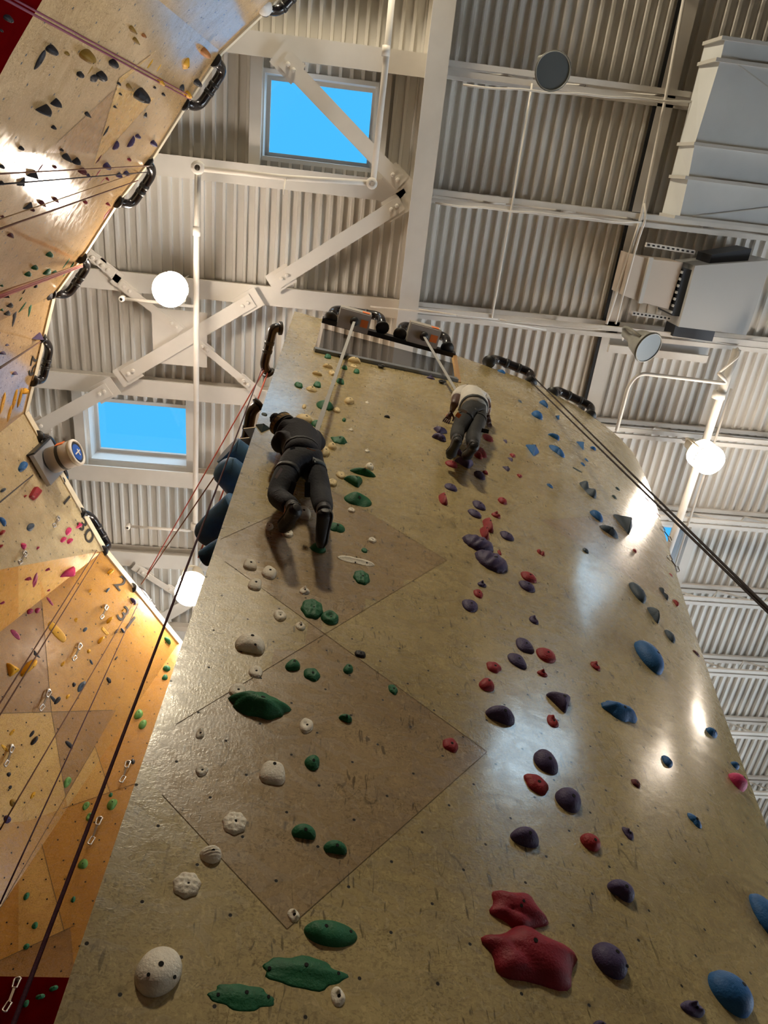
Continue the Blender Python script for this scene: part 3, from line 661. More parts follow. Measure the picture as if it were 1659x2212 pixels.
# folded plywood cheek at the right end of the notch
t = thing('notch_cheek', 'narrow plywood cheek closing the right end of the notch', 'panel', tuple(at(985, 790, 7.5)))
pA, pB = wall_pt(SN1, 1)[0], wall_pt(SN1, notch_t(SN1))[0]
nb = Vector((.15, .55, 0)); m = MB(); m.poly([pA, pB, pB + nb, pA + nb], [p + Vector((.04, 0, 0)) for p in (pA, pB, pB + nb, pA + nb)]); m.build('panel', PLY_L3, t)

# ------------------------------------------------------------------ auto belay devices
BELG = mat('belay_grey_case', lin(172, 166, 158), .5, vary=.1); ORANGE = mat('orange_label', lin(235, 125, 62), .6); WHITE = mat('white_label', lin(220, 220, 215), .6); BLUEB = mat('blue_badge', lin(35, 90, 185), .4)
WEB = mat('grey_webbing', lin(165, 165, 165), .8)
def belay(label, c, dirx, end, endlab):
    t = thing('belay_device', label, 'belay device', tuple(c), 'belay devices over the notch')
    x = Vector(dirx).normalized(); y = Vector((0, 0, 1)).cross(x)
    m = MB(); m.bar(c - x * .17, c + x * .17, .20, .20); m.bevel(.03, 3); m.build('case', BELG, t)
    m = MB(); m.bar(c - x * .172 + Vector((0, 0, -.06)), c + x * .172 + Vector((0, 0, -.06)), .205, .025); m.build('strap', BLACKMETAL, t)
    m = MB(); m.bar(c + x * .07 - y * .101 + Vector((0, 0, -.0)), c + x * .15 - y * .101 + Vector((0, 0, -.0)), .006, .08); m.bar(c + x * .07 + Vector((0, 0, -.101)), c + x * .15 + Vector((0, 0, -.101)), .08, .006); m.build('orange_label', ORANGE, t)
    m = MB(); m.lathe([(0, -.02), (.045, -.02), (.05, .02), (0, .02)], c + Vector((0, 0, -.11)), n=16); m.build('outlet', BLACKMETAL, t, True)
    m = MB(); m.tube([c + Vector((0, 0, .10)), c + Vector((0, 0, .24))], .02, 8); m.build('hanger', BLACKMETAL, t)
    r = thing('belay_webbing', endlab, 'webbing strap', tuple(c + Vector((0, 0, -.12))), 'straps hanging from the belay devices')
    m = MB(); p = c + Vector((0, 0, -.12)); m.bar(p, end, .028, .006, Vector((0, 1, 0))); m.build('strap', WEB, r)
    return t
bx = at(980, 765, WT) - at(700, 690, WT)
BEL1 = at(765, 690, 7.95); BEL2 = at(914, 722, 7.95)
# ------------------------------------------------------------------ painted numbers
FONT_N = {'0': '0', }
def number(txt, u, v, size, tree, parent, roll=0.0, material=None):
    p, n = on_wall(u, v, tree)
    if p is None: return
    cu = bpy.data.curves.new('number', 'FONT'); cu.body = txt; cu.size = size; cu.align_x = 'CENTER'; cu.align_y = 'CENTER'; cu.extrude = .001
    tmp = bpy.data.objects.new('number', cu); C.objects.link(tmp); bpy.context.view_layer.update()
    me = bpy.data.meshes.new_from_object(tmp.evaluated_get(bpy.context.evaluated_depsgraph_get())); bpy.data.objects.remove(tmp)
    up = Vector((0, 0, 1)) - n * n.z; up.normalize(); r = up.cross(n)
    M = Matrix((( r.x, up.x, n.x, 0), (r.y, up.y, n.y, 0), (r.z, up.z, n.z, 0), (0, 0, 0, 1))) @ Matrix.Rotation(roll, 4, 'Z')
    me.transform(Matrix.Translation(p + n * .006) @ M)
    o = link('number', me, material or mat('black_lettering', (.02, .018, .015), .7), parent); o['label'] = 'painted number ' + txt
number('30', 184, 1146, .34, LEFT_T, LEFT_O); number('31', 273, 1337, .30, LEFT_T, LEFT_O); number('2', 259, 1261, .28, LEFT_T, LEFT_O); number('29', 71, 788, .30, LEFT_T, LEFT_O); number('1', 143, 1081, .3, LEFT_T, LEFT_O)
number('47', 1112, 812, .17, WALL_T, WALL_O)

# left belay device on its plate
t = thing('belay_device', 'belay device with a round blue badge on a square plate at the left wall edge', 'belay device', tuple(at(104, 1000, 7.9)))
p, n = on_wall(96, 1000, LEFT_T)
upv = Vector((0, 0, 1)) - n * n.z; upv.normalize(); rt = upv.cross(n)
m = MB(); c = p + n * .05; m.bar(c - upv * .26, c + upv * .26, .40, .05, n); m.build('plate', mat('dull_metal_plate', lin(170, 172, 175), .35, metal=.6), t)
m = MB(); m.bar(c - upv * .262 - rt * .2, c + upv * .262 - rt * .2, .02, .09, n); m.build('plate_edge', BLACKMETAL, t)
dc = c + n * .22; m = MB(); m.lathe([(0, -.18), (.15, -.18), (.15, .10), (.13, .12), (0, .12)], dc, n, 24); m.build('drum', BELG, t, True)
m = MB(); m.lathe([(.155, -.05), (.155, -.01)], dc, n, 24); m.build('drum_band', BLACKMETAL, t, True)
e = at(112, 990, 7.85); vd = (EYE - e).normalized()
bd = dc + n * .125; m = MB(); m.lathe([(0, .0), (.13, .0), (.155, -.02), (.155, .02), (.13, .03), (.125, .012)], bd, n, 28); bo = m.build('badge_rim', WHITE, t, True)
m = MB(); m.lathe([(0, .016), (.122, .012)], bd, n, 28); m.build('badge', mat('dark_badge_ring', (.02, .03, .05), .4), t, True)
m = MB(); m.lathe([(0, .022), (.095, .018)], bd, n, 28); m.build('badge_face', BLUEB, t, True)
m = MB(); m.bar(bd + n * .024 - upv * .07, bd + n * .024 + upv * .07, .014, .004, n); m.bar(bd + n * .024 + upv * .02 - rt * .03, bd + n * .024 + upv * .02 + rt * .05, .02, .004, n); m.build('badge_mark', WHITE, t)
m = MB(); m.bar(dc - rt * .152 - upv * .03, dc - rt * .152 + upv * .05, .006, .10, n); m.build('orange_label', ORANGE, t)
# little grey box at the top edge
p = at(572, 16, 7.95); t = thing('edge_bolt', 'white bolt knob on the plywood edge at the top of the photo', 'bolt', tuple(p))
m = MB(); m.lathe([(0, -.08), (.05, -.06), (.07, 0), (.05, .05), (0, .06)], p, n=14); m.build('knob', mat('white_skylight_curb'), t, True)

# ------------------------------------------------------------------ ropes
def rope(label, p, q, r, m_, sag=0.0, group='climbing ropes'):
    if 'tall wall' in label and q.z < 4: q = p + (q - p) * ((p.z - 1.0) / (p.z - q.z))      # carry on down to the belayer's hands
    t = thing('climbing_rope', label, 'rope', tuple(p), group)
    mb = MB(); N = 14; pts = [p + (q - p) * (k / N) + Vector((0, 0, -sag * math.sin(math.pi * k / N))) for k in range(N + 1)]
    mb.tube(pts, r, 8); mb.build('strand', m_, t, True); return t
RP = mat('dark_purple_rope', lin(72, 28, 48), .8, bump=.3, bscale=200); RPK = mat('pink_rope', lin(200, 110, 100), .8, bump=.3, bscale=200)
RBR = mat('brown_rope', lin(120, 82, 62), .8); RBK = mat('dark_rope', lin(45, 36, 40), .8); RMG = mat('magenta_rope', lin(130, 65, 85), .8)
rope('thick dark purple rope slanting from the tall wall to the lower left corner', at(566, 796, 7.9), far(26, 2220, 1.9), .0055, RP)
rope('pink rope running down from the tall wall side to the left', at(570, 800, 7.9), at(318, 1240, 7.6), .007, RPK)
rope('second pink rope close along the tall wall edge', at(578, 806, 7.9), at(428, 1205, 6.4), .008, RPK)
rope('brownish red rope crossing the lower left roof towards the plywood', at(548, 905, 6.6), at(305, 1262, 7.7), .007, RBR)
rope('left strand of the rope pair on the honey plywood under number thirty', at(212, 1184, 8.0), far(-60, 1613, 5.0), 0.0054, RBR)
rope('right strand of the rope pair on the honey plywood under number thirty', at(218, 1190, 8.0), far(-60, 1642, 5.0), 0.0054, RBR)
rope('rope strand from the lowest left anchor tube, left of its twin', at(292, 1296, 8.0), far(0, 1792, 5.0), 0.0048, RBR)
rope('rope strand from the lowest left anchor tube ending furthest right', at(300, 1300, 8.0), far(0, 1952, 4.5), 0.0048, RP)
rope('magenta rope crossing the upper left wall to the topmost edge tube', at(412, 215, 8.0), far(5, -5, 4.0), 0.0061, RMG)
rope('second magenta strand beside it near the upper left tube', at(416, 210, 8.0), far(12, -12, 4.0), 0.0048, RMG)
rope('uppermost thin brown rope across the left wall below the ribbed shell', at(322, 358, 8.0), far(-10, 376, 4.0), 0.0041, RBR)
rope('thin grey rope across the left wall passing the kite hold', at(318, 372, 8.0), far(-10, 399, 4.0), 0.0041, RBK)
rope('dark rope slanting across the left wall to its third anchor tube', at(298, 390, 8.0), far(-10, 498, 4.0), 0.0054, RBR)
rope('faint tan rope slanting above the dark one on the left wall', at(300, 372, 8.0), far(-10, 477, 4.0), 0.0034, mat('tan_rope', lin(160, 125, 80), .8))
for k in range(3): rope(['pink rope on top of the bundle by the green holds', 'pink rope in the middle of the bundle by the green holds', 'pink rope under the bundle by the green holds'][k], at(178, 570 + 3 * k, 8.0), far(-10, 636 + 5 * k, 4.0), .0065, [mat('orange_pink_rope', lin(205, 140, 90), .8), RPK, RPK][k])
rope('reddish rope slanting to the anchor tube beside the purple wedge', at(88, 738, 8.0), far(-10, 801, 4.5), 0.0068, RBR)
rope('thin grey rope slanting down from the square belay plate', at(76, 1022, 7.9), far(-10, 1093, 5.0), 0.0054, RBK)
rope('upper of the two dark ropes leaving the tall wall to the right', at(1150, 812, 8.0), far(1700, 1354, 3.2), .0065, RBK)
rope('lower of the two dark ropes leaving the tall wall to the right', at(1146, 824, 8.0), far(1700, 1362, 3.2), .0065, RBK)

# ================================================================== CLIMBING HOLDS
HC = {'white': lin(242, 236, 220), 'green': lin(22, 104, 66), 'purple': lin(68, 56, 98), 'red': lin(150, 26, 38), 'blue': lin(28, 98, 165), 'black': lin(34, 34, 40), 'pink': lin(205, 50, 110),
      'yellow': lin(214, 160, 22), 'mustard': lin(150, 116, 40), 'maroon': lin(98, 28, 34), 'violet': lin(70, 54, 100), 'lime': lin(98, 150, 74), 'crimson': lin(140, 14, 40), 'teal': lin(38, 62, 66), 'tan': lin(176, 118, 66), 'magenta': lin(150, 36, 84), 'slate': lin(66, 84, 104), 'cream': lin(222, 200, 150), 'volume': lin(66, 132, 195)}
def hmat(c): return mat('hold_' + c, HC[c], .6, vary=.16, vscale=14, bump=.25, bscale=160)
HOLEM = mat('bolt_hole_dark', (.006, .006, .006), .9)
def g2(x, y, cx, cy, s): return math.exp(-((x - cx) ** 2 + (y - cy) ** 2) / (2 * s * s))
def shape(kind, seed):
    """unit outline radius r(theta) and height h(x, y, rho) of each family of holds; y is up the wall, h is off the wall"""
    q = random.Random(seed); ph = q.uniform(0, 6.28); a1, a2 = q.uniform(.03, .09), q.uniform(.02, .06)
    wob = lambda th: 1 + a1 * math.sin(2 * th + ph) + a2 * math.sin(3 * th + 2 * ph)
    sup = lambda th, n: (abs(math.cos(th)) ** n + abs(math.sin(th)) ** n) ** (-1 / n)
    dome = lambda rho, p=2.0, e=.6: max(0, 1 - rho ** p) ** e
    R_, H_ = wob, lambda x, y, rho: dome(rho)
    if kind == 'dome':
        R_ = lambda th: wob(th) * (1 - .12 * math.sin(th) ** 2 * (1 if math.sin(th) < 0 else -.3))
        H_ = lambda x, y, rho: dome(rho, 2.2, .6) * (1 + .18 * y)
    elif kind == 'egg':
        R_ = lambda th: (1 + .16 * math.cos(th - 2.0) - .05 * math.cos(2 * th)); H_ = lambda x, y, rho: dome(rho, 2.4, .55)
    elif kind == 'flatdome':
        R_ = lambda th: min(1.0, .62 / max(1e-3, -math.sin(th))) if math.sin(th) < -.3 else 1.0
        H_ = lambda x, y, rho: dome(rho, 2.6, .6) * (1 + .2 * y)
    elif kind == 'jug':
        R_ = lambda th: sup(th, 3.2) * (1 - .16 * math.sin(th)) * wob(th) * .95; H_ = lambda x, y, rho: dome(rho, 3.5, .55) * (1 + .25 * y)
    elif kind == 'crimp':
        R_ = lambda th: wob(th) * sup(th, 2.4); H_ = lambda x, y, rho: dome(rho, 3, .5) * (.75 + .35 * y)
    elif kind == 'tear':
        R_ = lambda th: (1 + .28 * max(0, math.cos(th - 1.2)) ** 3) * wob(th) * .9; H_ = lambda x, y, rho: dome(rho, 2.2, .6)
    elif kind == 'tri':
        R_ = lambda th: .62 / max(.45, math.cos(((th - math.pi / 2 + math.pi / 3) % (2 * math.pi / 3)) - math.pi / 3)) * 1.15 * (1 + .3 * a1 * math.sin(th + ph)); H_ = lambda x, y, rho: (1 - rho) ** .85 * 1.0 + .08
    elif kind == 'tridome':
        R_ = lambda th: .70 / max(.60, math.cos(((th - math.pi / 2 + math.pi / 3 + .25) % (2 * math.pi / 3)) - math.pi / 3)); H_ = lambda x, y, rho: dome(rho, 2.2, .6)
    elif kind == 'knob':
        H_ = lambda x, y, rho: .55 * dome(rho, 3, .6) + .75 * g2(x, y, -.05, .42, .22) + .45 * g2(x, y, .45, -.25, .25) * a1 * 11
        R_ = lambda th: wob(th) * (1 + .22 * max(0, math.sin(th)) ** 6)
    elif kind == 'ring':
        R_ = lambda th: wob(th) * sup(th, 2.3); H_ = lambda x, y, rho: dome(rho, 2.2, .62) + .045 * math.cos(rho * 26) * (1 - rho ** 4)
    elif kind == 'shell':
        R_ = lambda th: (1 + .05 * abs(math.cos(6 * th))) * (1 + .2 * max(0, -math.cos(th + .25)) ** 5); H_ = lambda x, y, rho: dome(rho, 2.4, .6) * (1 + .11 * math.sin(11 * x + 3 * y * y)) + .0
    elif kind == 'ribbed':
        R_ = lambda th: wob(th); H_ = lambda x, y, rho: dome(rho, 2.2, .6) * (1 + .10 * math.sin(20 * y + 4 * x))
    elif kind == 'fin':
        H_ = lambda x, y, rho: max(0, 1 - rho ** 2.6) ** .6 * (1.1 - .75 * abs(x - .15)); R_ = lambda th: sup(th, 2.5) * (1 - .12 * math.sin(th))
    elif kind == 'pocket':
        H_ = lambda x, y, rho: dome(rho, 3, .55) - .42 * g2(x, y, .0, -.02, .26) + .12 * math.sin(4 * x + ph) * math.cos(4 * y)
    elif kind == 'scallop':
        R_ = lambda th: 1 + .05 * math.cos(7 * th + ph); H_ = lambda x, y, rho: dome(rho, 2.8, .55) * (1 - .20 * (math.sin(6.2 * x + ph) * math.sin(6.2 * y - ph)) ** 2 * 1.2)
    elif kind == 'facet':
        R_ = lambda th: wob(th) * (1 + .05 * math.cos(5 * th)); H_ = lambda x, y, rho: min(.85, dome(rho, 2.2, .6)) + .10 * abs(math.sin(4 * x + ph)) * (1 - rho)
    elif kind == 'lumpy':
        L_ = [(q.uniform(-.75, .75), q.uniform(-.45, .5), q.uniform(.22, .36), q.uniform(.3, .6)) for _ in range(9)]
        R_ = lambda th: (1 + .07 * math.sin(5 * th + ph) + .05 * math.sin(9 * th)) * (1 - .10 * abs(math.cos(th)) ** .5 * abs(math.sin(2 * th)))
        H_ = lambda x, y, rho: dome(rho, 2.4, .6) * (.62 + sum(h * g2(x, y, cx, cy, s) for cx, cy, s, h in L_) * .5)
    elif kind == 'cone':                                     # fat end left, tail right
        R_ = lambda th: 1.0; H_ = lambda x, y, rho: dome(rho, 2.2, .55) * (1.0 - .45 * x) * (1 + .08 * math.sin(9 * x))
    elif kind == 'two':
        R_ = lambda th: .62 + .38 * abs(math.sin(th)) ** 1.4; H_ = lambda x, y, rho: max(g2(x, y, .0, .52, .34), g2(x, y, .0, -.50, .36)) * max(0, 1 - rho ** 6) ** .5
    elif kind == 'kidney':
        R_ = lambda th: 1 - .38 * max(0, math.cos(th - 4.1)) ** 4; H_ = lambda x, y, rho: dome(rho, 2.6, .6)
    elif kind == 'leaf':
        R_ = lambda th: .60 + .40 * abs(math.cos(th)) ** 1.3 + .06 * math.sin(th); H_ = lambda x, y, rho: dome(rho, 1.8, .8) * (1 - .18 * abs(y + .05) * 2)
    elif kind == 'wing':
        R_ = lambda th: .62 + .38 * abs(math.cos(th - .25)) ** 2 - .16 * max(0, -math.sin(th + .6)) ** 3; H_ = lambda x, y, rho: (1 - rho ** 2) ** .7 * (.75 + .5 * g2(x, y, -.25, .3, .35)) - .35 * g2(x, y, .25, -.25, .28)
    elif kind == 'crescent':
        R_ = lambda th: .58 + .42 * abs(math.cos(th)) ** 1.2; H_ = lambda x, y, rho: (max(0, 1 - rho ** 3) ** .5) * (1.0 if y > .12 else .35 + .65 * max(0, (y + .55) / .67) ** 2)
    elif kind == 'pill':
        R_ = lambda th: sup(th, 3.0) * .95; H_ = lambda x, y, rho: dome(rho, 3.2, .5)
    elif kind == 'flake':                                    # folded flake with sharp corners
        R_ = lambda th: (.74 + .20 * abs(math.cos(2.5 * (th - .3))) ** 3 + .10 * math.cos(th + .6)) * 1.08; H_ = lambda x, y, rho: (1 - rho ** 2.6) ** .8 * (.62 + .5 * abs(math.sin(1.6 * x + .9 * y + .5)) ** .6)
    elif kind == 'pyr':
        R_ = lambda th: .66 / max(.5, math.cos(((th - 1.2 + math.pi / 3) % (2 * math.pi / 3)) - math.pi / 3)); H_ = lambda x, y, rho: (1 - rho) * 1.05 + .12
    elif kind == 'block':
        R_ = lambda th: sup(th, 6) * (1 + .14 * math.sin(th)) * .9; H_ = lambda x, y, rho: max(0, 1 - rho ** 7) ** .5 * (.7 + .3 * abs(x - .2))
    elif kind == 'horn':
        R_ = lambda th: .72 + .16 * math.cos(th - .5) ** 2 + .2 * max(0, math.sin(th)) ** 5; H_ = lambda x, y, rho: (1 - rho ** 2) ** .8 * (.6 + .8 * g2(x, y, .1, .35, .3))
    return R_, H_
def unit(kind, seed, big):
    R_, H_ = shape(kind, seed); n, k = (40, 12) if big else (22, 6)
    P, Fc = [], []
    P.append((0, 0, H_(0, 0, 0)))
    for j in range(1, k + 1):
        rho = (j / k) ** .85
        for i in range(n):
            th = 2 * math.pi * i / n; r = R_(th) * rho; x, y = r * math.cos(th), r * math.sin(th)
            P.append((x, y, max(.02, H_(x, y, rho)) if j < k else .02))
    for i in range(n): th = 2 * math.pi * i / n; r = R_(th) * .99; P.append((r * math.cos(th), r * math.sin(th), -.06))
    for i in range(n): Fc.append((0, 1 + i, 1 + (i + 1) % n))
    for j in range(k):
        for i in range(n): a = 1 + j * n; b = a + n; Fc.append((a + i, b + i, b + (i + 1) % n, a + (i + 1) % n))
    Fc.append(tuple(1 + k * n + i for i in range(n))[::-1])
    return np.array(P), Fc
_disc = bmesh.new(); bmesh.ops.create_cone(_disc, cap_ends=True, segments=12, radius1=1, radius2=1, depth=.3)
DISC = bpy.data.meshes.new('bolt_hole'); _disc.to_mesh(DISC); _disc.free(); DISC.materials.append(HOLEM)
DEPTH = {'fin': 1.0, 'crimp': .55, 'knob': .8, 'leaf': .55, 'crescent': .32, 'pill': .45, 'lumpy': .45, 'cone': .42, 'flake': .38, 'shell': .5, 'wing': .5, 'pyr': .9, 'tri': .8, 'scallop': .42, 'pocket': .5, 'block': .5, 'two': .7, 'jug': .6, 'flatdome': .6, 'facet': .5, 'ring': .5}
def hold(u, v, wd, ht, color, kind, tree, seed, rot=0.0, holes=None):
    p, n = on_wall(u, v, tree)
    if p is None:
        for du, dv in ((-8, 0), (-16, 0), (0, 12), (8, 0), (16, 0), (-10, 16), (-25, 10)):
            p, n = on_wall(u + du, v + dv, tree)
            if p is not None: break
        if p is None: return None
    up = Vector((0, 0, 1)) - n * n.z; up.normalize(); rt = up.cross(n)
    ca, sa = math.cos(rot), math.sin(rot)
    U, Fc = unit(kind, seed, max(wd, ht) > 26)
    xy = U[:, :2] @ np.array([[ca, sa], [-sa, ca]]); dist = (p - EYE).length
    sx = wd * dist / F / 2 * .9; sy = sx * ht / wd * 1.2; dk = DEPTH.get(kind, .75)
    B = np.array([rt[:], up[:], n[:]]); c = np.array(p)
    for it in range(11):
        d = dk * min(sx, sy * 1.5)
        Wd = c + (xy[:, :1] * sx) @ B[:1] + (xy[:, 1:2] * sy) @ B[1:2] + (U[:, 2:3] * d) @ B[2:3]
        px = project(Wd); lo, hi = px.min(0), px.max(0)
        if it == 10: break
        bw, bh = hi - lo
        sx *= min(1.6, max(.6, wd / bw)); sy2 = sy * min(1.6, max(.6, ht / bh))
        if sy2 < .4 * sx: dk = max(.15, dk * .8)
        sy = min(max(sy2, .38 * sx), 2.7 * sx)
        if bh < ht * .92 and sy > 1.5 * sx: dk = min(2.0, dk * 1.15)
        e = ((lo + hi) / 2)
        o = project(np.array([c]))[0]; t = o + (np.array([u, v]) - e)
        q, nn = on_wall(t[0], t[1], tree)
        if q is not None and (q - p).length < 1.0: c = np.array(q)
    root = bpy.data.objects.new('climbing_hold', None)
    loc = Vector(c); me = bpy.data.meshes.new('climbing_hold'); me.from_pydata((Wd - c).tolist(), [], Fc); me.update()
    bm = bmesh.new(); bm.from_mesh(me); bmesh.ops.recalc_face_normals(bm, faces=bm.faces); bm.to_mesh(me); bm.free()
    bpy.data.objects.remove(root)
    o = bpy.data.objects.new('climbing_hold', me); C.objects.link(o); me.materials.append(hmat(color)); o.location = loc
    if kind not in ('facet', 'tri', 'pyr', 'block'): me.polygons.foreach_set('use_smooth', [True] * len(me.polygons))
    if max(wd, ht) > 13 and holes != 0:
        R_, H_ = shape(kind, seed)
        for k, (hx, hy, hr) in enumerate(holes or [(.05, -.08, 1.0)]):
            rr = .085 * min(sx, sy) * hr + .0025; hh = max(.05, H_(hx, hy, math.hypot(hx, hy))); e = .04
            gx = (H_(hx + e, hy, math.hypot(hx + e, hy)) - hh) / e * d / sx; gy = (H_(hx, hy + e, math.hypot(hx, hy + e)) - hh) / e * d / sy
            x2, y2 = hx * ca - hy * sa, hx * sa + hy * ca; gx2, gy2 = gx * ca - gy * sa, gx * sa + gy * ca
            pos = rt * (x2 * sx) + up * (y2 * sy) + n * (hh * d); nn = (n - rt * max(-1.2, min(1.2, gx2)) - up * max(-1.2, min(1.2, gy2))).normalized()
            b = bpy.data.objects.new('bolt_hole', DISC); C.objects.link(b); b.parent = o
            b.matrix_local = Matrix.Translation(pos - nn * (rr * .05)) @ nn.to_track_quat('Z', 'Y').to_matrix().to_4x4() @ Matrix.Diagonal((rr, rr, .007, 1))
    return o

